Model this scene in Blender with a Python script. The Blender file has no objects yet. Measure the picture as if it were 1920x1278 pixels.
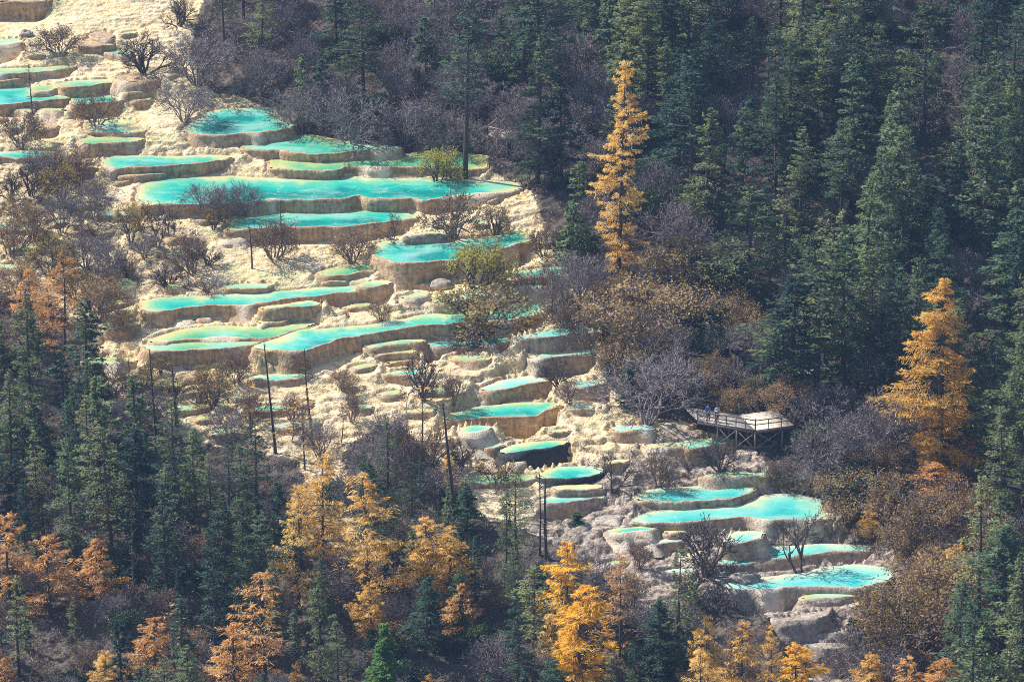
import bpy, math, random
import numpy as np
from mathutils import Vector
random.seed(7)
SC = bpy.context.scene
COL = SC.collection

# ------------------------------------------------------------------ camera, sky, sun
PITCH = math.radians(20.0)
DIST = 400.0
FOC = 137.0
W0, H0 = 1920.0, 1278.0
FPX = FOC / 36.0 * W0
cam = bpy.data.cameras.new('camera')
cam.lens = FOC; cam.sensor_width = 36.0
cam.clip_start = 1.0; cam.clip_end = 5000.0
co = bpy.data.objects.new('camera', cam); COL.objects.link(co)
CP = np.array([0.0, -DIST * math.cos(PITCH), DIST * math.sin(PITCH)])
co.location = CP; co.rotation_euler = (math.pi / 2 - PITCH, 0, 0)
SC.camera = co
SC.view_settings.view_transform = 'Standard'
SC.view_settings.look = 'None'
SC.view_settings.gamma = 1.0
SC.view_settings.exposure = 0.62
SUN = Vector((-0.80, 0.42, 0.86)).normalized()
elev = math.asin(SUN.z); rot = math.atan2(SUN.x, SUN.y)
w = bpy.data.worlds.new('World'); SC.world = w; w.use_nodes = True
nt = w.node_tree
sky = nt.nodes.new('ShaderNodeTexSky'); sky.sky_type = 'NISHITA'; sky.sun_disc = False
sky.sun_elevation = elev; sky.sun_rotation = rot
nt.links.new(sky.outputs[0], nt.nodes['Background'].inputs[0])
nt.nodes['Background'].inputs[1].default_value = 0.11
sl = bpy.data.lights.new('sun', 'SUN'); sl.energy = 5.0; sl.angle = math.radians(0.5); sl.color = (1.0, 0.95, 0.87)
so = bpy.data.objects.new('sun', sl); COL.objects.link(so)
so.rotation_euler = SUN.to_track_quat('Z', 'Y').to_euler()
SC.cycles.max_bounces = 6; SC.cycles.diffuse_bounces = 3; SC.cycles.volume_bounces = 0
SC.cycles.transparent_max_bounces = 6
SC.cycles.filter_width = 1.0
SC.cycles.use_denoising = False

# ------------------------------------------------------------------ projection helpers
FWD = np.array([0, math.cos(PITCH), -math.sin(PITCH)])
UPV = np.array([0, math.sin(PITCH), math.cos(PITCH)])
def ray(u, v):
    d = FWD + np.array([1.0, 0, 0]) * ((u - 960) / FPX) + UPV * (-(v - 639) / FPX)
    return d
def at_z(u, v, z):
    d = ray(u, v); t = (z - CP[2]) / d[2]
    return CP + d * t
def project(p):
    q = np.asarray(p, float) - CP
    dz = q @ FWD
    return 960 + FPX * q[0] / dz, 639 - FPX * (q @ UPV) / dz, dz
SLOPE = 0.19
def base_z(x, y): return SLOPE * y + 0.0004 * np.maximum(0, x - 10) * np.maximum(0, y + 30)
def at_base(u, v):
    d = ray(u, v); lo, hi = 200.0, 900.0
    for _ in range(50):
        m = (lo + hi) / 2; p = CP + d * m
        if p[2] > base_z(p[0], p[1]): lo = m
        else: hi = m
    return CP + d * lo
def px2m(dist): return dist / FPX
def pip(x, y, poly):
    c = False; x1, y1 = poly[-1]
    for x2, y2 in poly:
        if (y1 > y) != (y2 > y) and x < (x2 - x1) * (y - y1) / (y2 - y1) + x1: c = not c
        x1, y1 = x2, y2
    return c
def inpoly(x, y, poly):
    if np.size(x) <= 3: return np.array([pip(float(a), float(b), poly) for a, b in zip(np.ravel(x), np.ravel(y))])
    x = np.asarray(x, float); y = np.asarray(y, float)
    c = np.zeros(x.shape, bool); n = len(poly)
    for i in range(n):
        x1, y1 = poly[i]; x2, y2 = poly[(i + 1) % n]
        if y1 == y2: continue
        c ^= ((y1 > y) != (y2 > y)) & (x < (x2 - x1) * (y - y1) / (y2 - y1) + x1)
    return c

# ------------------------------------------------------------------ numeric noise
def _h(ix, iy, iz, s):
    n = (ix * 374761393 + iy * 668265263 + iz * 2147483647 + s * 974634777) & 0xffffffff
    n = ((n ^ (n >> 13)) * 1274126177) & 0xffffffff
    n = ((n ^ (n >> 16)) * 2246822519) & 0xffffffff
    return ((n ^ (n >> 15)) & 0xffffff) / float(0xffffff)
def vnoise(x, y, z=0.0, s=0):
    x, y, z = np.broadcast_arrays(np.asarray(x, float), np.asarray(y, float), np.asarray(z, float))
    ix = np.floor(x).astype(np.int64); iy = np.floor(y).astype(np.int64); iz = np.floor(z).astype(np.int64)
    fx = x - ix; fy = y - iy; fz = z - iz
    fx = fx * fx * (3 - 2 * fx); fy = fy * fy * (3 - 2 * fy); fz = fz * fz * (3 - 2 * fz)
    r = 0
    for a in (0, 1):
        for b in (0, 1):
            c0 = _h(ix + a, iy + b, iz, s); c1 = _h(ix + a, iy + b, iz + 1, s)
            r = r + (c0 * (1 - fz) + c1 * fz) * (fx if a else 1 - fx) * (fy if b else 1 - fy)
    return r * 2 - 1
def fbm(x, y, z=0.0, s=0, o=4, g=0.5):
    r = 0; a = 1; f = 1
    for k in range(o):
        r = r + a * vnoise(x * f, y * f, z * f if not np.isscalar(z) else z * f, s + k * 17); a *= g; f *= 2.03
    return r

# ------------------------------------------------------------------ mesh helpers
def mesh_np(name, V, F, mat, attrs=None, smooth=False, mats=None, midx=None):
    """V (n,3); F (m,k) int with fixed k"""
    me = bpy.data.meshes.new(name)
    V = np.asarray(V, np.float32); F = np.asarray(F, np.int32)
    m, k = F.shape
    me.vertices.add(len(V)); me.vertices.foreach_set('co', V.ravel())
    me.loops.add(m * k); me.loops.foreach_set('vertex_index', F.ravel())
    me.polygons.add(m)
    me.polygons.foreach_set('loop_start', np.arange(0, m * k, k, dtype=np.int32))
    me.polygons.foreach_set('loop_total', np.full(m, k, np.int32))
    if smooth: me.polygons.foreach_set('use_smooth', np.ones(m, bool))
    for mm in (mats or [mat]): me.materials.append(mm)
    if midx is not None: me.polygons.foreach_set('material_index', np.asarray(midx, np.int32))
    me.update(calc_edges=True)
    for kx, vals in (attrs or {}).items():
        at = me.attributes.new(kx, 'FLOAT', 'POINT'); at.data.foreach_set('value', np.asarray(vals, np.float32))
    return me
def link(name, me, parent=None, **props):
    o = bpy.data.objects.new(name, me); COL.objects.link(o)
    if parent is not None: o.parent = parent
    for k, v in props.items(): o[k] = v
    return o
class MB:
    def __init__(s): s.v = []; s.f = []; s.n = 0
    def add(s, V, F):
        V = np.asarray(V, float); F = np.asarray(F, int)
        s.v.append(V); s.f.append(F + s.n); s.n += len(V)
    def quad(s, V): s.add(V, [[0, 1, 2, 3]])
    def box(s, a, b, wd, hd=None):
        """beam from a to b, width wd, height hd"""
        a = np.asarray(a, float); b = np.asarray(b, float); hd = hd or wd
        d = b - a; L = np.linalg.norm(d); d = d / L
        up = np.array([0, 0, 1.0]) if abs(d[2]) < 0.9 else np.array([0, 1.0, 0])
        sx = np.cross(d, up); sx /= np.linalg.norm(sx); sy = np.cross(sx, d)
        V = []
        for p in (a, b):
            for i, j in ((-1, -1), (1, -1), (1, 1), (-1, 1)):
                V.append(p + sx * i * wd / 2 + sy * j * hd / 2)
        s.add(V, [[0, 3, 2, 1], [4, 5, 6, 7], [0, 1, 5, 4], [1, 2, 6, 5], [2, 3, 7, 6], [3, 0, 4, 7]])
    def tube(s, P, R, n=6):
        P = np.asarray(P, float); m = len(P)
        V = []; 
        for i in range(m):
            d = P[min(i + 1, m - 1)] - P[max(i - 1, 0)]; d = d / (np.linalg.norm(d) + 1e-9)
            up = np.array([1.0, 0, 0]) if abs(d[0]) < 0.8 else np.array([0, 1.0, 0])
            sx = np.cross(d, up); sx /= np.linalg.norm(sx); sy = np.cross(d, sx)
            for k in range(n):
                a = 2 * math.pi * k / n
                V.append(P[i] + (sx * math.cos(a) + sy * math.sin(a)) * R[i])
        F = []
        for i in range(m - 1):
            for k in range(n):
                k2 = (k + 1) % n
                F.append([i * n + k, i * n + k2, (i + 1) * n + k2, (i + 1) * n + k])
        s.add(V, F)
    def mesh(s, name, mat, smooth=False):
        return mesh_np(name, np.concatenate(s.v), np.concatenate(s.f), mat, smooth=smooth)

# ------------------------------------------------------------------ materials
def newmat(name):
    m = bpy.data.materials.new(name); m.use_nodes = True
    return m, m.node_tree, m.node_tree.nodes['Principled BSDF']
def N(t, typ, **kw):
    n = t.nodes.new(typ)
    for k, v in kw.items():
        if k in n.inputs.keys() if isinstance(k, str) else False: n.inputs[k].default_value = v
        else: setattr(n, k, v)
    return n
def noise(t, scale, detail=4.0, rough=0.55, vec=None):
    n = t.nodes.new('ShaderNodeTexNoise'); n.inputs['Scale'].default_value = scale
    n.inputs['Detail'].default_value = detail; n.inputs['Roughness'].default_value = rough
    if vec is not None: t.links.new(vec, n.inputs['Vector'])
    return n.outputs['Fac']
def ramp(t, fac, stops):
    r = t.nodes.new('ShaderNodeValToRGB'); e = r.color_ramp.elements
    while len(e) < len(stops): e.new(0.5)
    for i, (p, c) in enumerate(stops):
        e[i].position = p; e[i].color = (c[0], c[1], c[2], 1) if not np.isscalar(c) else (c, c, c, 1)
    t.links.new(fac, r.inputs[0]); return r.outputs[0]
def mixc(t, f, a, b, mode='MIX'):
    m = t.nodes.new('ShaderNodeMix'); m.data_type = 'RGBA'; m.blend_type = mode
    for idx, val in ((0, f), (6, a), (7, b)):
        if hasattr(val, 'is_linked'): t.links.new(val, m.inputs[idx])
        elif idx == 0: m.inputs[0].default_value = val
        else: m.inputs[idx].default_value = (val[0], val[1], val[2], 1)
    return m.outputs[2]
def math_(t, op, a, b=0.0, clamp=False):
    m = t.nodes.new('ShaderNodeMath'); m.operation = op; m.use_clamp = clamp
    for i, val in ((0, a), (1, b)):
        if hasattr(val, 'is_linked'): t.links.new(val, m.inputs[i])
        else: m.inputs[i].default_value = val
    return m.outputs[0]
def attr(t, name):
    a = t.nodes.new('ShaderNodeAttribute'); a.attribute_name = name; return a.outputs['Fac']
def geo(t): return t.nodes.new('ShaderNodeNewGeometry').outputs['Position']
def scaled(t, vec, s):
    m = t.nodes.new('ShaderNodeMapping'); m.inputs['Scale'].default_value = s; t.links.new(vec, m.inputs['Vector']); return m.outputs[0]
def bump(t, b, h, strength, dist):
    n = t.nodes.new('ShaderNodeBump'); n.inputs['Strength'].default_value = strength; n.inputs['Distance'].default_value = dist
    t.links.new(h, n.inputs['Height']); t.links.new(n.outputs[0], b.inputs['Normal'])

def mat_ground():
    m, t, b = newmat('ground_surface')
    P = geo(t)
    n1 = noise(t, 0.25, 6, 0.6, P); n2 = noise(t, 1.6, 6, 0.65, P); n3 = noise(t, 6.0, 4, 0.6, P)
    cream = ramp(t, n2, [(0.30, (0.28, 0.17, 0.09)), (0.39, (0.62, 0.44, 0.22)), (0.50, (0.82, 0.64, 0.36)), (0.66, (0.86, 0.76, 0.60))])
    ochre = ramp(t, n1, [(0.38, (0.82, 0.58, 0.26)), (0.62, (0.84, 0.70, 0.48))])
    trav = mixc(t, 0.5, cream, ochre)
    grey = ramp(t, n2, [(0.30, (0.07, 0.05, 0.045)), (0.44, (0.27, 0.21, 0.165)), (0.58, (0.50, 0.41, 0.33)), (0.72, (0.72, 0.62, 0.50))])
    trav = mixc(t, attr(t, 'grey'), trav, grey)
    soil = ramp(t, n3, [(0.3, (0.035, 0.025, 0.022)), (0.5, (0.09, 0.06, 0.045)), (0.7, (0.17, 0.115, 0.085))])
    soil = mixc(t, ramp(t, n1, [(0.45, 0.0), (0.62, 1.0)]), soil, (0.12, 0.10, 0.07))
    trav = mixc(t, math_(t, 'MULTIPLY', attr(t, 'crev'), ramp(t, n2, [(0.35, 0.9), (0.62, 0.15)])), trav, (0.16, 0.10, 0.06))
    n5 = noise(t, 0.18, 4, 0.6, scaled(t, P, (1, 1.5, 1)))
    trav = mixc(t, math_(t, 'MULTIPLY', attr(t, 'flat'), ramp(t, n5, [(0.52, 0.0), (0.62, 0.75)])), trav, (0.66, 0.60, 0.30))
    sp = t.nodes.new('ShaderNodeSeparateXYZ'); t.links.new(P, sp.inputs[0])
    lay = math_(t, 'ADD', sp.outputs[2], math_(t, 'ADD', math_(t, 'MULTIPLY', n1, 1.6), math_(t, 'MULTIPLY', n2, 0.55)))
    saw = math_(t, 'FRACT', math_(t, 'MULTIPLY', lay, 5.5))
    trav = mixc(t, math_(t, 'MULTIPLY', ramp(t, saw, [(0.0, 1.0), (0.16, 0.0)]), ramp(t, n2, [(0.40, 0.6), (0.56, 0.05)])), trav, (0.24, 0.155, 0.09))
    edge = math_(t, 'ADD', attr(t, 'trav'), math_(t, 'MULTIPLY', math_(t, 'SUBTRACT', n2, 0.5), 1.5))
    mask = ramp(t, edge, [(0.42, 0.0), (0.56, 1.0)])
    c = mixc(t, mask, soil, trav)
    t.links.new(c, b.inputs['Base Color']); b.inputs['Roughness'].default_value = 0.85
    vo = t.nodes.new('ShaderNodeTexVoronoi'); vo.inputs['Scale'].default_value = 1.3; vo.feature = 'SMOOTH_F1'; t.links.new(P, vo.inputs['Vector'])
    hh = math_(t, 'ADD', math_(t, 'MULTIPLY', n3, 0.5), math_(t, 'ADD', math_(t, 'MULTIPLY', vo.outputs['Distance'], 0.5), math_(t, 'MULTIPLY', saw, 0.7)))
    bump(t, b, hh, 0.8, 0.22)
    return m
def mat_wall():
    m, t, b = newmat('travertine_wall')
    P = geo(t)
    st = noise(t, 1.0, 5, 0.6, scaled(t, P, (2.6, 2.6, 0.22)))
    n2 = noise(t, 2.2, 5, 0.6, P); n1 = noise(t, 0.3, 3, 0.5, P)
    nb = noise(t, 1.0, 5, 0.65, scaled(t, P, (0.5, 0.5, 2.4)))
    st = math_(t, 'ADD', math_(t, 'MULTIPLY', st, 0.45), math_(t, 'ADD', math_(t, 'MULTIPLY', nb, 0.25), math_(t, 'MULTIPLY', n2, 0.30)))
    warm = ramp(t, st, [(0.36, (0.16, 0.09, 0.045)), (0.46, (0.38, 0.25, 0.125)), (0.56, (0.54, 0.37, 0.20)), (0.68, (0.70, 0.53, 0.34))])
    cool = ramp(t, st, [(0.36, (0.12, 0.095, 0.08)), (0.48, (0.32, 0.265, 0.215)), (0.66, (0.56, 0.48, 0.40))])
    g = math_(t, 'ADD', attr(t, 'grey'), math_(t, 'MULTIPLY', math_(t, 'SUBTRACT', n1, 0.5), 1.6), True)
    c = mixc(t, g, warm, cool)
    c = mixc(t, ramp(t, n2, [(0.6, 0.0), (0.75, 0.6)]), c, (0.80, 0.70, 0.55))
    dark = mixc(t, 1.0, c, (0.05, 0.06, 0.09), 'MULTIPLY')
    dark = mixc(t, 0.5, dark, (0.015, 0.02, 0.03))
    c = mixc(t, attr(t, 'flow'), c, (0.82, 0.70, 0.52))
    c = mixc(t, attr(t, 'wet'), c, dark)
    t.links.new(c, b.inputs['Base Color']); b.inputs['Roughness'].default_value = 0.75
    n3 = noise(t, 5.0, 4, 0.6, P)
    bump(t, b, math_(t, 'ADD', st, math_(t, 'MULTIPLY', n3, 0.6)), 0.9, 0.18)
    return m
def mat_water():
    m, t, b = newmat('pool_water')
    P = geo(t)
    n1 = noise(t, 0.35, 5, 0.65, scaled(t, P, (1, 0.6, 1))); n2 = noise(t, 0.16, 4, 0.6, scaled(t, P, (1, 2.2, 1)))
    sh = math_(t, 'ADD', attr(t, 'depth'), math_(t, 'MULTIPLY', math_(t, 'SUBTRACT', n1, 0.5), 1.1), True)
    tur = ramp(t, sh, [(0.02, (0.62, 0.54, 0.27)), (0.14, (0.42, 0.55, 0.28)), (0.30, (0.13, 0.48, 0.32)), (0.55, (0.035, 0.45, 0.35)), (0.80, (0.010, 0.36, 0.30)), (1.0, (0.003, 0.23, 0.21))])
    grn = ramp(t, sh, [(0.02, (0.60, 0.52, 0.22)), (0.25, (0.38, 0.50, 0.20)), (0.6, (0.14, 0.43, 0.22)), (0.95, (0.04, 0.32, 0.20))])
    pal = ramp(t, sh, [(0.02, (0.62, 0.57, 0.42)), (0.22, (0.40, 0.60, 0.50)), (0.55, (0.16, 0.57, 0.54)), (0.95, (0.05, 0.47, 0.48))])
    c = mixc(t, attr(t, 'is_green'), tur, grn)
    c = mixc(t, attr(t, 'is_pale'), c, pal)
    c = mixc(t, ramp(t, n2, [(0.50, 0.0), (0.66, 0.55)]), c, (0.34, 0.62, 0.53))
    n4 = noise(t, 0.22, 2, 0.4, scaled(t, P, (1, 1.6, 1)))
    ln = ramp(t, math_(t, 'ABSOLUTE', math_(t, 'SUBTRACT', n4, 0.5)), [(0.002, 0.35), (0.010, 0.0)])
    c = mixc(t, ln, c, (0.52, 0.58, 0.36))
    t.links.new(c, b.inputs['Base Color']); b.inputs['Roughness'].default_value = 0.06
    b.inputs['IOR'].default_value = 1.33
    bump(t, b, noise(t, 3.5, 3, 0.5, P), 0.10, 0.06)
    return m
def mat_bark(name, c0, c1):
    m, t, b = newmat(name)
    tc = t.nodes.new('ShaderNodeTexCoord').outputs['Object']
    n = noise(t, 3.0, 4, 0.6, scaled(t, tc, (3, 3, 0.6)))
    t.links.new(ramp(t, n, [(0.35, c0), (0.65, c1)]), b.inputs['Base Color']); b.inputs['Roughness'].default_value = 0.9
    bump(t, b, n, 0.6, 0.05)
    return m
def mat_leaf(name, c0, c1, c2, trans=0.35, vary=0.25):
    m, t, b = newmat(name)
    tc = t.nodes.new('ShaderNodeTexCoord').outputs['Object']
    n = noise(t, 0.9, 5, 0.7, tc)
    oi = t.nodes.new('ShaderNodeObjectInfo').outputs['Random']
    f = math_(t, 'ADD', n, math_(t, 'MULTIPLY', math_(t, 'SUBTRACT', oi, 0.5), vary))
    c = ramp(t, f, [(0.32, c0), (0.5, c1), (0.68, c2)])
    t.links.new(c, b.inputs['Base Color']); b.inputs['Roughness'].default_value = 0.6
    b.inputs['Specular IOR Level'].default_value = 0.3
    tr = t.nodes.new('ShaderNodeBsdfTranslucent'); t.links.new(c, tr.inputs[0])
    mx = t.nodes.new('ShaderNodeMixShader'); mx.inputs[0].default_value = trans
    out = t.nodes['Material Output']
    t.links.new(b.outputs[0], mx.inputs[1]); t.links.new(tr.outputs[0], mx.inputs[2]); t.links.new(mx.outputs[0], out.inputs[0])
    return m
def mat_plain(name, c, rough=0.8, c2=None, sc=4.0):
    m, t, b = newmat(name)
    tc = t.nodes.new('ShaderNodeTexCoord').outputs['Object']
    c2 = c2 or tuple(x * 0.7 for x in c)
    t.links.new(ramp(t, noise(t, sc, 4, 0.6, tc), [(0.35, c2), (0.65, c)]), b.inputs['Base Color']); b.inputs['Roughness'].default_value = rough
    return m
M_GROUND = mat_ground(); M_WALL = mat_wall(); M_WATER = mat_water()
M_BARK = mat_bark('fir_bark', (0.035, 0.028, 0.025), (0.10, 0.08, 0.07))
M_SNAG = mat_bark('dead_bark', (0.03, 0.024, 0.022), (0.12, 0.095, 0.085))
M_TWIG = mat_bark('grey_twig', (0.13, 0.11, 0.11), (0.33, 0.28, 0.275))
M_TWIGB = mat_bark('brown_twig', (0.12, 0.085, 0.075), (0.30, 0.22, 0.185))
M_TWIGD = mat_bark('dark_twig', (0.045, 0.036, 0.036), (0.15, 0.12, 0.115))
M_FIR = mat_leaf('fir_needle', (0.022, 0.062, 0.05), (0.08, 0.15, 0.088), (0.25, 0.31, 0.14), 0.42, 0.35)
M_FIRO = mat_leaf('olive_fir_needle', (0.03, 0.07, 0.04), (0.125, 0.175, 0.075), (0.31, 0.345, 0.14), 0.42, 0.35)
M_FIRB = mat_leaf('young_fir_needle', (0.03, 0.10, 0.02), (0.06, 0.17, 0.03), (0.12, 0.24, 0.05), 0.3)
M_GOLD = mat_leaf('golden_needle', (0.58, 0.33, 0.06), (0.90, 0.58, 0.15), (0.97, 0.74, 0.28), 0.45, 0.2)
M_YEL = mat_leaf('yellow_needle', (0.65, 0.34, 0.02), (0.95, 0.58, 0.05), (1.0, 0.72, 0.12), 0.45, 0.15)
M_RUST = mat_leaf('rust_needle', (0.42, 0.20, 0.06), (0.78, 0.42, 0.13), (0.90, 0.56, 0.22), 0.42, 0.2)
M_OLIVE = mat_leaf('olive_leaf', (0.16, 0.11, 0.035), (0.33, 0.24, 0.07), (0.50, 0.38, 0.12), 0.4)
M_TAN = mat_leaf('tan_leaf', (0.20, 0.12, 0.05), (0.38, 0.25, 0.11), (0.55, 0.40, 0.18), 0.4)
M_BROWNL = mat_leaf('brown_leaf', (0.11, 0.07, 0.045), (0.25, 0.16, 0.09), (0.42, 0.28, 0.14), 0.35)
M_YLEAF = mat_leaf('yellow_leaf', (0.30, 0.28, 0.06), (0.50, 0.46, 0.10), (0.66, 0.58, 0.18), 0.45)
M_RHODO = mat_leaf('evergreen_leaf', (0.015, 0.04, 0.02), (0.035, 0.075, 0.03), (0.08, 0.12, 0.05), 0.2)
M_DECK = mat_plain('weathered_deck', (0.75, 0.66, 0.54), 0.8, (0.55, 0.47, 0.38), 2.0)
M_POST = mat_plain('platform_timber', (0.22, 0.16, 0.13), 0.85, (0.12, 0.08, 0.07), 2.0)
M_POSTG = mat_plain('grey_timber', (0.36, 0.32, 0.30), 0.85, (0.20, 0.18, 0.17), 2.0)

# ------------------------------------------------------------------ travertine pools
# outlines were measured on 3x enlargements: T gives the enlargement's origin
TILES = dict(A=(0, 0), B=(500, 0), C=(100, 320), D=(640, 320), E=(740, 640), F=(1080, 720), G=(0, 600), H=(1280, 852), P=None)
def pl(tile, pts):
    if tile == 'P': return [(float(a), float(b)) for a, b in pts]
    ox, oy = TILES[tile]
    return [(ox + a / 3.0, oy + b / 3.0) for a, b in pts]
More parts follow.
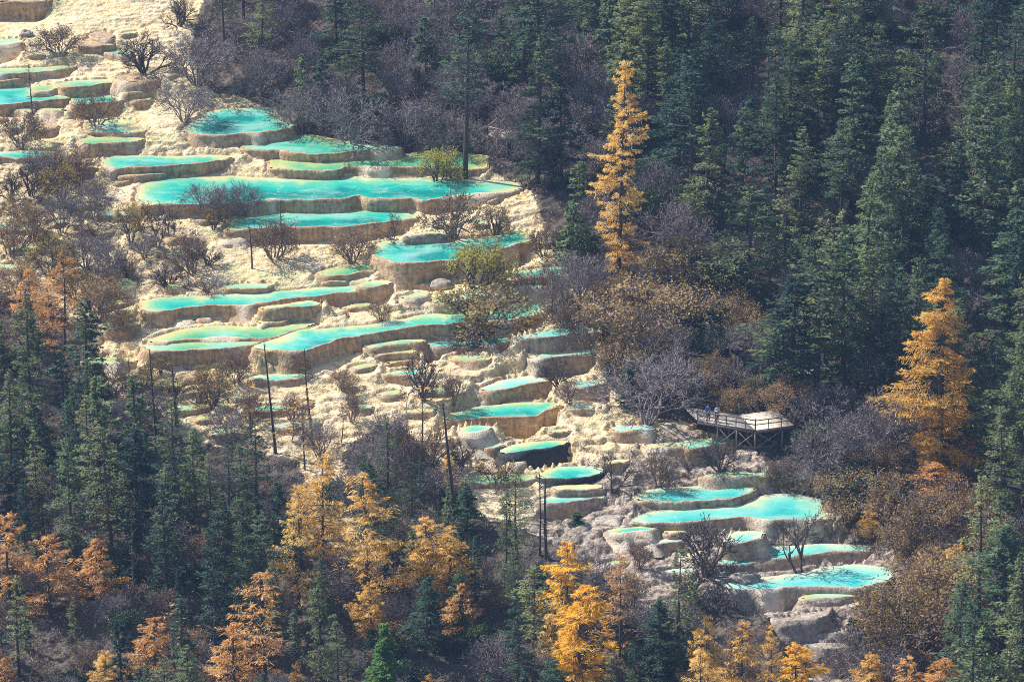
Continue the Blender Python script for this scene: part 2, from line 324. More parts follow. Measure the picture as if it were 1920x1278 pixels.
# (tile, outline, wall height in enlargement pixels, water kind, grey 0..1, wet wall)
POOLS = [
 ('A', [(-60,390),(120,388),(330,378),(430,374),(300,397),(180,410),(0,418),(-60,420)], 34, 'g', .1),
 ('A', [(-60,432),(110,430),(150,440),(60,455),(-60,458)], 34, 'g', .1),
 ('A', [(-90,505),(60,492),(150,490),(170,530),(240,545),(350,543),(385,552),(300,565),(150,575),(0,592),(-90,600)], 85, 't', .15),
 ('A', [(200,490),(300,483),(330,495),(290,510),(200,522),(170,515)], 22, 'g', .15),
 ('A', [(350,465),(450,455),(640,452),(650,462),(600,470),(480,485),(370,492),(335,480)], 50, 'g', .1),
 ('A', [(395,560),(470,545),(600,540),(700,550),(680,565),(560,580),(420,595)], 65, 't', .1),
 ('A', [(670,510),(740,500),(822,512),(790,520),(690,525)], 32, 'g', .0),
 ('A', [(720,555),(800,545),(855,548),(840,558),(740,570)], 42, 'g', .0),
 ('A', [(440,792),(500,778),(700,775),(800,785),(760,795),(600,808),(500,815)], 62, 'g', .15),
 ('A', [(1015,740),(1100,690),(1170,640),(1250,618),(1400,608),(1540,612),(1600,690),(1650,715),(1560,735),(1400,750),(1250,762),(1120,757)], 52, 't', .3),
 ('A', [(560,930),(640,880),(800,880),(1000,882),(1200,878),(1300,880),(1290,892),(1150,915),(950,930),(800,940),(650,945)], 62, 't', .1),
 ('A', [(650,988),(730,985),(850,970),(910,960),(955,963),(900,978),(760,992)], 28, 'g', .1),
 ('A', [(-60,862),(150,850),(320,855),(280,880),(100,888),(-60,885)], 25, 't', .3),
 ('A', [(240,935),(400,930),(560,945),(420,955),(280,952)], 48, 'g', .3),
 ('A', [(470,705),(620,680),(720,678),(800,725),(825,740),(700,745),(500,745)], 12, 'm', .3),
 ('A', [(-90,-60),(200,-60),(285,-5),(240,10),(0,14),(-90,12)], 90, 'd', .1),
 ('A', [(-90,225),(80,222),(140,238),(60,250),(-90,255)], 92, 'm', .05),
 ('A', [(510,195),(590,178),(640,205),(600,222),(525,215)], 18, 'd', .1),
 ('A', [(440,235),(520,215),(620,235),(632,255),(540,262),(460,262)], 34, 'd', .1),
 ('A', [(650,440),(740,412),(860,420),(900,450),(800,462),(680,462)], 42, 'd', .1),
 ('A', [(210,700),(280,690),(325,715),(280,728),(215,730)], 40, 'd', .2),
 ('B', [(-155,825),(-80,790),(60,775),(220,758),(330,770),(400,790),(620,820),(740,830),(750,838),(640,848),(400,860),(300,866),(150,857),(95,848),(60,842),(-20,846),(-110,840)], 42, 'x', .1),
 ('B', [(20,905),(100,895),(300,912),(500,895),(770,880),(900,850),(1100,862),(1240,880),(1240,945),(1100,948),(900,940),(700,940),(560,940),(450,935),(400,955),(300,962),(150,955),(20,945)], 38, 'g', .1),
 ('P', [(258,372),(262,350),(300,336),(370,334),(440,331),(560,338),(660,333),(760,336),(830,336),(880,338),(960,343),(980,352),(950,360),(880,366),(830,370),(795,378),(775,371),(735,374),(690,371),(672,367),(640,372),(590,375),(540,375),(510,373),(480,379),(430,383),(360,383),(300,383),(262,385)], 21, 't', .2),
 ('P', [(420,431),(435,418),(450,409),(500,400),(600,396),(673,393),(740,392),(765,402),(785,408),(750,412),(720,417),(680,421),(640,427),(620,425),(557,427),(500,428),(450,431)], 25, 't', .2),
 ('D', [(180,450),(230,405),(330,400),(450,402),(640,400),(700,385),(880,370),(950,345),(1040,345),(1080,390),(1000,410),(930,432),(820,460),(700,500),(560,508),(400,520),(300,515),(190,482)], 105, 't', .15),
 ('D', [(360,368),(460,350),(560,340),(605,345),(600,354),(480,364),(380,374)], 40, 'm', .9),
 ('C', [(1465,580),(1560,555),(1640,535),(1790,525),(1830,560),(1700,572),(1640,590),(1560,595)], 22, 'g', .1),
 ('C', [(1500,608),(1640,603),(1665,622),(1520,629)], 20, 'g', .0),
 ('C', [(950,652),(1080,637),(1225,642),(1200,662),(1100,667),(1000,660)], 24, 'g', .0),
 ('C', [(480,778),(520,733),(700,714),(900,705),(1130,697),(1210,690),(1400,668),(1560,657),(1740,652),(1720,678),(1560,690),(1480,705),(1250,735),(1100,758),(900,760),(700,775),(600,795),(520,792)], 74, 't', .05),
 ('C', [(1690,652),(1740,630),(1860,618),(1910,635),(1800,657)], 78, 't', .05),
 ('C', [(1165,772),(1300,752),(1470,735),(1520,752),(1400,765),(1200,777)], 62, 't', .1),
 ('C', [(1150,850),(1220,838),(1330,834),(1270,852),(1170,863)], 18, 'g', .0),
 ('C', [(1620,778),(1740,742),(1790,755),(1700,772)], 12, 'g', .0),
 ('C', [(250,872),(310,852),(470,855),(480,872),(430,890),(300,894)], 50, 'g', .2),
 ('C', [(180,665),(260,625),(400,608),(480,640),(330,670),(200,692)], 28, 'g', .35),
 ('C', [(230,762),(350,732),(480,727),(400,747),(260,777)], 9, 'm', .1),
 ('C', [(540,962),(640,925),(760,892),(900,877),(1090,882),(1180,880),(1300,872),(1400,852),(1480,860),(1400,887),(1330,910),(1250,938),(1100,942),(1000,938),(850,945),(650,957)], 9, 'g', .1),
 ('C', [(515,987),(560,972),(720,965),(1000,953),(1195,960),(1100,985),(950,995),(820,1005),(600,1018),(530,1007)], 85, 'g', .15),
 ('P', [(470,652),(500,643),(533,631),(567,619),(620,617),(700,610),(740,601),(800,592),(850,588),(960,579),(967,568),(1017,567),(1030,573),(1022,584),(1000,592),(960,598),(890,604),(827,608),(763,613),(730,621),(640,635),(600,650),(580,657),(550,658),(500,656)], 27, 't', .1),
 ('D', [(970,592),(1000,568),(1250,542),(1320,562),(1300,585),(1180,598),(1080,600),(1000,602)], 32, 't', .3),
 ('D', [(900,660),(960,645),(1060,648),(1160,632),(1180,645),(1080,662),(980,668)], 60, 't', .6),
 ('D', [(470,962),(560,945),(700,940),(980,930),(1000,940),(850,985),(700,992),(550,997),(500,987)], 165, 't', .5),
 ('D', [(1000,937),(1100,915),(1300,882),(1420,872),(1430,910),(1200,935),(1100,942)], 80, 't', .5),
 ('D', [(1050,1052),(1200,1028),(1400,1007),(1430,1025),(1300,1037),(1120,1057)], 95, 't', .5),
 ('D', [(130,987),(300,962),(460,950),(470,960),(300,980),(160,997)], 30, 't', .1),
 ('D', [(180,1037),(300,1015),(400,1012),(410,1022),(250,1037)], 30, 'g', .0),
 ('D', [(250,1072),(420,1057),(430,1067),(260,1082)], 26, 'g', .0),
 ('D', [(220,1142),(330,1127),(430,1122),(440,1142),(300,1152)], 45, 't', .1),
 ('D', [(1285,1192),(1460,1182),(1480,1197),(1400,1212),(1300,1217)], 90, 't', .6),
 ('E', [(475,272),(620,218),(780,198),(880,207),(860,222),(740,240),(700,255),(560,277)], 72, 'p', .1),
 ('E', [(265,442),(300,408),(500,368),(700,348),(900,350),(930,360),(850,385),(810,412),(780,422),(600,427),(520,430),(350,442)], 125, 't', .0),
 ('E', [(365,492),(460,477),(550,482),(500,502),(380,514)], 72, 't', .4),
 ('E', [(490,582),(560,572),(610,580),(540,602)], 55, 't', .1),
 ('E', [(590,627),(660,588),(750,567),(900,562),(990,562),(960,577),(900,597),(800,610),(640,627)], 90, 't', .3, 1),
 ('E', [(1210,492),(1300,477),(1420,477),(1470,492),(1400,504),(1260,507)], 52, 'p', .2),
 ('E', [(640,674),(720,667),(737,682),(680,687)], 45, 'p', .3),
 ('E', [(800,757),(900,717),(1100,702),(1180,722),(1110,760),(980,772),(860,774)], 26, 't', .4, 1),
 ('E', [(350,782),(420,762),(640,752),(760,752),(830,762),(760,780),(600,795),(400,797)], 22, 'g', .5),
 ('E', [(780,902),(870,877),(1100,870),(1200,872),(1080,895),(960,907),(860,912)], 82, 't', .6),
 ('E', [(880,817),(1060,810),(1180,817),(1080,832),(900,837)], 34, 'm', .6),
 ('F', [(590,332),(680,317),(800,304),(890,312),(890,327),(780,345),(640,362),(610,342)], 85, 't', .3),
 ('F', [(370,352),(500,332),(600,335),(600,352),(420,362)], 26, 'm', .2),
 ('E', [(1160,682),(1290,667),(1312,680),(1180,692)], 50, 'm', .4),
 ('F', [(330,642),(400,602),(500,587),(700,577),(1010,572),(1020,580),(960,615),(880,647),(740,652),(650,657),(550,667),(400,657)], 34, 't', .5),
 ('F', [(300,767),(400,727),(560,707),(700,692),(900,692),(975,676),(1000,645),(1100,624),(1250,627),(1370,652),(1390,720),(1450,740),(1444,752),(1250,760),(1100,762),(975,750),(900,752),(780,765),(600,777),(400,784)], 62, 't', .6),
 ('F', [(150,832),(250,812),(470,802),(400,824),(250,842)], 60, 't', .4),
 ('F', [(420,887),(520,872),(600,877),(560,892),(450,899)], 60, 'p', .6),
 ('F', [(820,882),(860,852),(880,834),(1030,832),(1050,857),(960,882),(880,897)], 90, 't', .7),
 ('F', [(480,837),(520,817),(620,812),(640,830),(540,842)], 26, 'm', .5),
 ('F', [(800,1012),(900,962),(1120,917),(1400,907),(1600,907),(1680,917),(1640,935),(1430,937),(1300,962),(1100,987),(1000,1002),(930,1017)], 52, 't', .7),
 ('F', [(840,1147),(900,1112),(1050,1087),(1280,1072),(1400,1032),(1600,1017),(1750,1037),(1790,1072),(1740,1102),(1640,1127),(1560,1150),(1480,1142),(1300,1137),(1150,1142),(1050,1155),(900,1157)], 120, 't', .95),
 ('F', [(700,520),(800,505),(900,500),(1060,505),(1070,517),(900,525),(760,532)], 45, 'm', .4),
 ('H', [(500,925),(560,925),(700,905),(800,885),(812,895),(750,922),(600,937)], 78, 'd', 1.),
 ('H', [(690,1002),(780,977),(900,985),(1050,985),(1040,1000),(850,1008)], 38, 'd', 1.),
 ('H', [(660,1062),(760,1052),(900,1058),(1040,1062),(1020,1078),(800,1088)], 140, 'd', 1.),
 ('G', [(450,237),(520,212),(760,217),(772,232),(600,242)], 40, 'g', .6),
 ('G', [(640,362),(700,345),(850,350),(740,372)], 30, 'g', .6),
 ('G', [(860,362),(900,342),(960,332),(1020,370),(900,374)], 46, 'g', .6),
 ('G', [(1290,432),(1380,412),(1450,420),(1440,430),(1320,440)], 44, 'g', .5),
 ('G', [(580,457),(680,442),(700,455),(620,464)], 34, 'g', .6),
 ('G', [(1180,627),(1250,612),(1400,622),(1380,637),(1220,639)], 50, 'm', .5),
]
TRAV = [(-400,-300),(300,-300),(400,-60),(372,30),(352,100),(392,170),(480,190),(540,255),(700,290),(840,290),(910,320),(985,352),(1010,390),(1030,440),(1070,500),(1110,560),(1125,640),(1140,720),(1180,780),(1300,800),(1400,830),(1445,880),(1470,920),(1560,950),(1600,1010),(1700,1040),(1700,1075),(1640,1120),(1620,1180),(1650,1278),(1500,1310),(1480,1200),(1420,1140),(1330,1110),(1280,1140),(1230,1160),(1150,1090),(1080,1040),(1000,1000),(900,960),(840,900),(800,840),(740,790),(700,800),(640,850),(660,960),(700,1030),(640,1060),(600,1000),(560,860),(480,840),(380,830),(290,800),(200,740),(170,640),(100,560),(-400,520)]
GREYZ = [(1000,960),(1250,800),(1500,850),(1750,1000),(1720,1350),(1300,1350),(900,1050)]
_r = random.Random(4)
def _free(u, v, w_, hh, hp):
    near = [q for q in _PX if min(a for a, b in q) < u + w_ * .65 and max(a for a, b in q) > u - w_ * .65 and min(b for a, b in q) < v + hh + hp + 6 and max(b for a, b in q) > v - hh - 8]
    for a in (-.62, -.3, 0, .3, .62):
        for vv in (v - hh * .5 - 7, v - hh * .5 - 3, v, v + hh, v + hh + hp, v + hh + hp + 5):
            uu = u + a * w_
            if not pip(uu, vv, TRAV): return False
            for q in near:
                if pip(uu, vv, q): return False
    return True
_PX = [pl(r[0], r[1]) for r in POOLS]
_HID = [[(400, 440), (620, 500), (590, 540), (390, 540), (330, 500)], [(0, 0), (240, 0), (200, 70), (0, 70)]]
_n = 0
for _ in range(6000):
    if _n >= 80: break
    u = _r.uniform(-20, 1700); v = _r.uniform(20, 1240); w_ = _r.choice([26, 36, 50, 70, 95]) * _r.uniform(.8, 1.2); hh = 2.5 + w_ * _r.uniform(.06, .12); hp = _r.uniform(4, 10)
    if any(pip(u, v, q) for q in _HID) or not _free(u, v, w_, hh, hp): continue
    gz = 1.0 if inpoly([u], [v], GREYZ)[0] else _r.uniform(0, .3); tilt_ = _r.uniform(-.10, .06) * w_
    pts = []
    for k in range(14):
        a = 2 * math.pi * k / 14; rr = 1 + _r.uniform(-.16, .16)
        pts.append((u + math.cos(a) * w_ * .5 * rr, v + math.sin(a) * hh * .5 * rr * (1.0 if math.sin(a) > 0 else .8) + tilt_ * math.cos(a)))
    kd = _r.choice('gggmmttd') if v < 760 else _r.choice('ggmmmtpd')
    POOLS.append(('P', pts, hp, kd, gz)); _PX.append(pts); _n += 1
class Pool: pass
def densify(P, step):
    out = []
    n = len(P)
    for i in range(n):
        a = P[i]; b = P[(i + 1) % n]; L = np.linalg.norm(b - a); k = max(1, int(L / step))
        for j in range(k): out.append(a + (b - a) * j / k)
    return np.array(out)
def chaikin(P):
    Q = np.roll(P, -1, 0)
    return np.stack([P * .75 + Q * .25, P * .25 + Q * .75], 1).reshape(-1, 2)
pools = []
for rec in POOLS:
    p = Pool(); p.px = pl(rec[0], rec[1]); p.hpx = rec[2] if rec[0] == 'P' else rec[2] / 3.0
    p.kind = rec[3]; p.grey = rec[4]; p.wet = rec[5] if len(rec) > 5 else 0
    c = np.mean(p.px, 0); q = at_base(*c); p.z0 = q[2]
    p.mpp = np.linalg.norm(q - CP) / FPX / math.cos(PITCH)
    p.H = p.hpx * p.mpp
    pools.append(p)
# water levels: the foot of a pool's wall stands at the level of the pool below it
rows = []; rhs = []; n = len(pools)
for i in range(n):
    r = np.zeros(n); r[i] = 0.25; rows.append(r); rhs.append(0.25 * pools[i].z0)
for i, p in enumerate(pools):
    us = np.array([a for a, b in p.px]); lo, hi = us.min(), us.max()
    hit = {}
    for f in np.linspace(0.08, 0.92, 14):
        u = lo + (hi - lo) * f; vmax = -1e9; m = len(p.px)
        for k in range(m):
            (x1, y1), (x2, y2) = p.px[k], p.px[(k + 1) % m]
            if (x1 - u) * (x2 - u) <= 0 and x1 != x2: vmax = max(vmax, y1 + (y2 - y1) * (u - x1) / (x2 - x1))
        for dv in (2, 5):
            for j, q in enumerate(pools):
                if j != i and inpoly([u], [vmax + p.hpx + dv], q.px)[0]: hit[j] = hit.get(j, 0) + 1
    for j, c in hit.items():
        r = np.zeros(n); wgt = 0.25 * c ** 0.5; r[i] = wgt; r[j] = -wgt; rows.append(r); rhs.append(wgt * p.H)
zs = np.linalg.lstsq(np.array(rows), np.array(rhs), rcond=None)[0]
for i, p in enumerate(pools):
    p.z = float(zs[i])
    P = np.array([at_z(u, v, p.z)[:2] for u, v in p.px])
    A = 0.5 * np.sum(P[:, 0] * np.roll(P[:, 1], -1) - np.roll(P[:, 0], -1) * P[:, 1])
    if A < 0: P = P[::-1]
    P = densify(P, 0.9); P = chaikin(P); P = densify(P, 0.32)
    d = np.roll(P, -1, 0) - np.roll(P, 1, 0); d /= np.linalg.norm(d, axis=1)[:, None] + 1e-9
    nrm = np.stack([d[:, 1], -d[:, 0]], 1)
    for _ in range(2): nrm = (nrm + np.roll(nrm, 1, 0) + np.roll(nrm, -1, 0)) / 3
    nrm /= np.linalg.norm(nrm, axis=1)[:, None] + 1e-9
    s = vnoise(P[:, 0] * 0.55, P[:, 1] * 0.55, i * 3.1) * 0.22 + vnoise(P[:, 0] * 1.5, P[:, 1] * 1.5, i * 2.3, 4) * 0.12
    s = s + vnoise(P[:, 0] * 3.3, P[:, 1] * 3.3, i, 44) * 0.07
    P = P + nrm * (s + np.where(nrm[:, 1] > 0.3, 0.35, 0.0))[:, None]
    p.P = P; p.N = nrm
    fr = np.clip((0.12 - nrm[:, 1]) / 0.55, 0, 1); p.F = fr * fr * (3 - 2 * fr)
    x0_, x1_ = P[:, 0].min(), P[:, 0].max(); e = np.clip(np.minimum(P[:, 0] - x0_, x1_ - P[:, 0]) / (0.10 * (x1_ - x0_) + 0.5), 0, 1)
    if p.H < 3.2: p.F = p.F * (0.15 + 0.85 * e * e * (3 - 2 * e))

# ------------------------------------------------------------------ ground heights
def axis(a, b, step, far, k=1.16):
    c = list(np.arange(a, b + 1e-6, step)); s = step; x = c[-1]
    while x < far: s *= k; x += s; c.append(x)
    s = step; x = c[0]; L = []
    while x > -far: s *= k; x -= s; L.append(x)
    return np.array(L[::-1] + c)
XS = axis(-63, 63, 0.21, 320); YS = axis(-72, 92, 0.24, 395)
GX, GY = np.meshgrid(XS, YS)
def softz(T):  # vertical image coordinates of the ground grid
    q = np.stack([GX - CP[0], GY - CP[1], T - CP[2]], -1)
    dz = q @ FWD
    dz = np.where(dz < 30, 30, dz)
    return 960 + FPX * q[..., 0] / dz, 639 - FPX * (q @ UPV) / dz
B = base_z(GX, np.clip(GY, -110, 130)) + 0.10 * (np.clip(GY, -110, 130) - GY) * 0
B = np.where(GY < -110, B + 0.35 * (GY + 110) * 0.3, B); B = np.where(GY > 130, B + 0.22 * (GY - 130), B)
fixed = np.zeros(GX.shape, bool); T = B.copy(); val = np.full(GX.shape, np.nan)
inner = np.zeros(GX.shape, bool)
ix0, ix1 = np.searchsorted(XS, [-63, 63]); iy0, iy1 = np.searchsorted(YS, [-72, 92])
def stamp(x, y, z, mode):
    i = np.clip(np.rint((x + 63) / 0.21).astype(int) + ix0, 0, len(XS) - 1); j = np.clip(np.rint((y + 72) / 0.24).astype(int) + iy0, 0, len(YS) - 1)
    for a, b, c in zip(j, i, z):
        if not (iy0 <= a < iy1 and ix0 <= b < ix1): continue
        if np.isnan(val[a, b]): val[a, b] = c
        elif mode == 'min': val[a, b] = min(val[a, b], c)
sy0, sy1, sx0, sx1 = iy0, iy1, ix0, ix1
for p in pools:   # bands outside
    for off in (0.25, 0.45, 0.62, 0.8, 1.05, 1.3):
        Q = p.P + p.N * off
        zb = (p.z + 0.05 + 0.12 * off) * (1 - p.F) + (p.z - p.H - 0.05 * off) * p.F
        fr = p.F > 0.3
        stamp(Q[fr, 0], Q[fr, 1], zb[fr], 'min')
        if off < 1: stamp(Q[~fr, 0], Q[~fr, 1], zb[~fr], 'min')
for _ in range(2):
    ok_ = ~np.isnan(val[sy0:sy1, sx0:sx1]); v0 = np.where(ok_, val[sy0:sy1, sx0:sx1], 0); sv = v0 * 2; sc_ = ok_ * 2.0
    for a in (-1, 0, 1):
        for b in (-1, 0, 1):
            if a or b: sv = sv + np.roll(np.roll(v0, a, 0), b, 1); sc_ = sc_ + np.roll(np.roll(ok_, a, 0), b, 1)
    val[sy0:sy1, sx0:sx1] = np.where(ok_, sv / np.maximum(sc_, 1), np.nan)
for p in sorted(pools, key=lambda p: -p.z):
    x0, x1 = p.P[:, 0].min(), p.P[:, 0].max(); y0, y1 = p.P[:, 1].min(), p.P[:, 1].max()
    a0, a1 = np.searchsorted(YS, [y0, y1]); b0, b1 = np.searchsorted(XS, [x0, x1])
    sub = inpoly(GX[a0:a1, b0:b1], GY[a0:a1, b0:b1], p.P)
    v = val[a0:a1, b0:b1]; v[sub] = p.z - 0.45
    inner[a0:a1, b0:b1] |= sub
for _ in range(3):   # close single-cell gaps left between stamped points
    nb_ = []
    for a in (-1, 0, 1):
        for b in (-1, 0, 1):
            if a or b: nb_.append(np.roll(np.roll(val, a, 0), b, 1))
    nb_ = np.array(nb_); cnt = (~np.isnan(nb_)).sum(0); mn = np.nanmin(np.where(np.isnan(nb_), 1e9, nb_), 0)
    val = np.where(np.isnan(val) & (cnt >= 4), mn, val)
fixed = ~np.isnan(val)
# relax (membrane with a weak pull to the base slope), coarse to fine
sy, sx = slice(iy0, iy1), slice(ix0, ix1)
D = np.where(fixed, val - B, 0)[sy, sx]; Fx = fixed[sy, sx]
def relax(D, Fx, it, lam):
    V = D.copy()
    for _ in range(it):
        A = V.copy()
        A[1:-1, 1:-1] = (V[:-2, 1:-1] + V[2:, 1:-1] + V[1:-1, :-2] + V[1:-1, 2:]) / (4 + lam)
        V = np.where(Fx, D, A)
    return V
def down(D, Fx):
    h, w_ = D.shape; h -= h % 2; w_ -= w_ % 2
    d = D[:h, :w_].reshape(h // 2, 2, w_ // 2, 2); f = Fx[:h, :w_].reshape(h // 2, 2, w_ // 2, 2)
    c = f.sum((1, 3)); return np.where(c > 0, (d * f).sum((1, 3)) / np.maximum(c, 1), 0), c > 0
def solve(D, Fx, lam, lv):
    if lv == 0 or min(D.shape) < 20: return relax(D, Fx, 300, lam)
    d, f = down(D, Fx); s = solve(d, f, lam * 4, lv - 1)
    up = np.repeat(np.repeat(s, 2, 0), 2, 1); up = np.pad(up, ((0, D.shape[0] - up.shape[0]), (0, D.shape[1] - up.shape[1])), 'edge')
    V = np.where(Fx, D, up)
    for _ in range(40):
        A = V.copy(); A[1:-1, 1:-1] = (V[:-2, 1:-1] + V[2:, 1:-1] + V[1:-1, :-2] + V[1:-1, 2:]) / (4 + lam); V = np.where(Fx, D, A)
    return V
T[sy, sx] = B[sy, sx] + solve(D, Fx, 0.0006, 5)
U_, V_ = softz(T)
trav = inpoly(U_, V_, TRAV).astype(float)
greyz = inpoly(U_, V_, GREYZ).astype(float)
def blur(a, k):
    for _ in range(k):
        a = (a + np.roll(a, 1, 0) + np.roll(a, -1, 0)) / 3; a = (a + np.roll(a, 1, 1) + np.roll(a, -1, 1)) / 3
    return a
trav = blur(trav, 16); greyz = blur(greyz, 25)
free = blur((~fixed).astype(float), 2); free = np.clip(free * 1.6 - 0.6, 0, 1); free = np.where(fixed, 0, free)
lump = blur(free, 1)
nz = fbm(GX * 0.13, GY * 0.30, 0, 3, 3) * 0.65
rip = T + nz * 1.0 + fbm(GX * 0.5, GY * 1.1, 0, 9, 3) * 0.20
stp = 0.42
fr_ = rip / stp - np.floor(rip / stp)
ter = (np.floor(rip / stp) + np.clip((fr_ - 0.55) / 0.25, 0, 1)) * stp
Tb = blur(T, 4); dTy = np.clip(np.gradient(Tb, axis=0) / np.gradient(GY, axis=0), -.7, .9); dTx = np.clip(np.gradient(Tb, axis=1) / np.gradient(GX, axis=1), -.6, .6)
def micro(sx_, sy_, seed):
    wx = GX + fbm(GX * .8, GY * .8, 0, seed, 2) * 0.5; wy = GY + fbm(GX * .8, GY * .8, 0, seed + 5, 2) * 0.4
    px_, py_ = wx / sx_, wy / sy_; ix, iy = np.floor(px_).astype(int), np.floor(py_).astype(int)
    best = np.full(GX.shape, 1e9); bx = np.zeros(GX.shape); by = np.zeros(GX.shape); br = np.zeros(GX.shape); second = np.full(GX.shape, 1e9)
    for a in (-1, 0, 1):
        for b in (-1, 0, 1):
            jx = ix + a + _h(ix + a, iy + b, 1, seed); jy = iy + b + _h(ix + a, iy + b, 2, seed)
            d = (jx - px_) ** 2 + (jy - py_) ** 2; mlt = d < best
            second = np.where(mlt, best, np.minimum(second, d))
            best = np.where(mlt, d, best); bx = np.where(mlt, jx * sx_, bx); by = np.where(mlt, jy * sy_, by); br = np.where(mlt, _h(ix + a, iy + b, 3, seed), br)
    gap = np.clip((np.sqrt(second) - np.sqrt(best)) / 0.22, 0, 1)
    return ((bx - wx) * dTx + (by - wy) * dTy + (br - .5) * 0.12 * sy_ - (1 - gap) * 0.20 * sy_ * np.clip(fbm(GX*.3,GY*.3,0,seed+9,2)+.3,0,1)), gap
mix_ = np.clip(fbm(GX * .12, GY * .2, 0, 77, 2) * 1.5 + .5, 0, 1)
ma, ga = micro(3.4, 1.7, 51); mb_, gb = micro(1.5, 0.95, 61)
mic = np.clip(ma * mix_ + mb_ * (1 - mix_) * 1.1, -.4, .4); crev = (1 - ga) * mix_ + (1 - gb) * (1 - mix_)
bl = 1 - np.abs(fbm(GX * 0.45, GY * 1.15, 0, 21, 4, 0.55)); bl = np.clip(bl, 0.3, 0.93)
lumpy = mic * 1.25 + nz * 0.12 + (ter - T) * 0.35 + fbm(GX * 1.7, GY * 1.7, 0, 31, 2) * 0.09
LEFTZ = [(-200,290),(60,290),(150,330),(240,340),(260,400),(400,430),(400,500),(330,550),(180,520),(-200,560)]
trav = trav * (1 - 0.38 * blur(inpoly(U_, V_, LEFTZ).astype(float), 8))
rough = fbm(GX * 0.2, GY * 0.2, 0, 41, 4) * 0.7 + fbm(GX * 1.2, GY * 1.2, 0, 43, 2) * 0.12
smoothz = blur(inpoly(U_, V_, [(220,420),(420,440),(620,500),(600,540),(400,540),(380,600),(200,620)]).astype(float) + inpoly(U_, V_, [(0,0),(240,0),(200,60),(160,130),(0,130)]) + inpoly(U_, V_, [(250,190),(330,170),(360,250),(300,250)]), 8)
smoothz = np.clip(smoothz + 0.62 * blur(inpoly(U_, V_, [(-300,-300),(520,-300),(1000,300),(1100,520),(900,600),(560,640),(420,660),(250,640),(100,560),(-300,500)]).astype(float), 10) + 0.3 * blur(inpoly(U_, V_, [(300,650),(560,650),(900,610),(1150,620),(1250,900),(700,1000),(300,900)]).astype(float), 8), 0, 1)
T = T + lump * (trav * lumpy * (1 - 0.75 * smoothz) + (1 - trav) * rough)
T = np.where(inner, np.minimum(T, val), T)
ib = blur(inner.astype(float), 2); edge_ = (ib > 0.03) & (ib < 0.97)
T = np.where(edge_, blur(T, 2), T)
T = np.where(inner, np.minimum(T, val + 0.38), T)
def terr(x, y):
    i = min(max(int(np.searchsorted(XS, x)) - 1, 0), len(XS) - 2); j = min(max(int(np.searchsorted(YS, y)) - 1, 0), len(YS) - 2)
    fx = (x - XS[i]) / (XS[i + 1] - XS[i]); fy = (y - YS[j]) / (YS[j + 1] - YS[j])
    return float((T[j, i] * (1 - fx) + T[j, i + 1] * fx) * (1 - fy) + (T[j + 1, i] * (1 - fx) + T[j + 1, i + 1] * fx) * fy)
def ground_at(u, v):
    """the point of the ground seen at a place in the picture"""
    d = ray(u, v); t = 230.0
    while t < 900:
        p = CP + d * t
        if p[2] < terr(p[0], p[1]): break
        t += 1.0
    t -= 1.0
    for _ in range(12):
        p = CP + d * t
        if p[2] < terr(p[0], p[1]): break
        t += 0.1
    return np.array([p[0], p[1], terr(p[0], p[1])])
ny, nx = GX.shape
ids = np.arange(ny * nx).reshape(ny, nx)
Fq = np.stack([ids[:-1, :-1], ids[:-1, 1:], ids[1:, 1:], ids[1:, :-1]], -1).reshape(-1, 4)
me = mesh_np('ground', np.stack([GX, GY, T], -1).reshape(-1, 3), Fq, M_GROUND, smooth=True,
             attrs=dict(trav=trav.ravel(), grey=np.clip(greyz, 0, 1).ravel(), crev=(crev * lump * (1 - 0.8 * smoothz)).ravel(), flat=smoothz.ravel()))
link('ground', me, kind='structure')

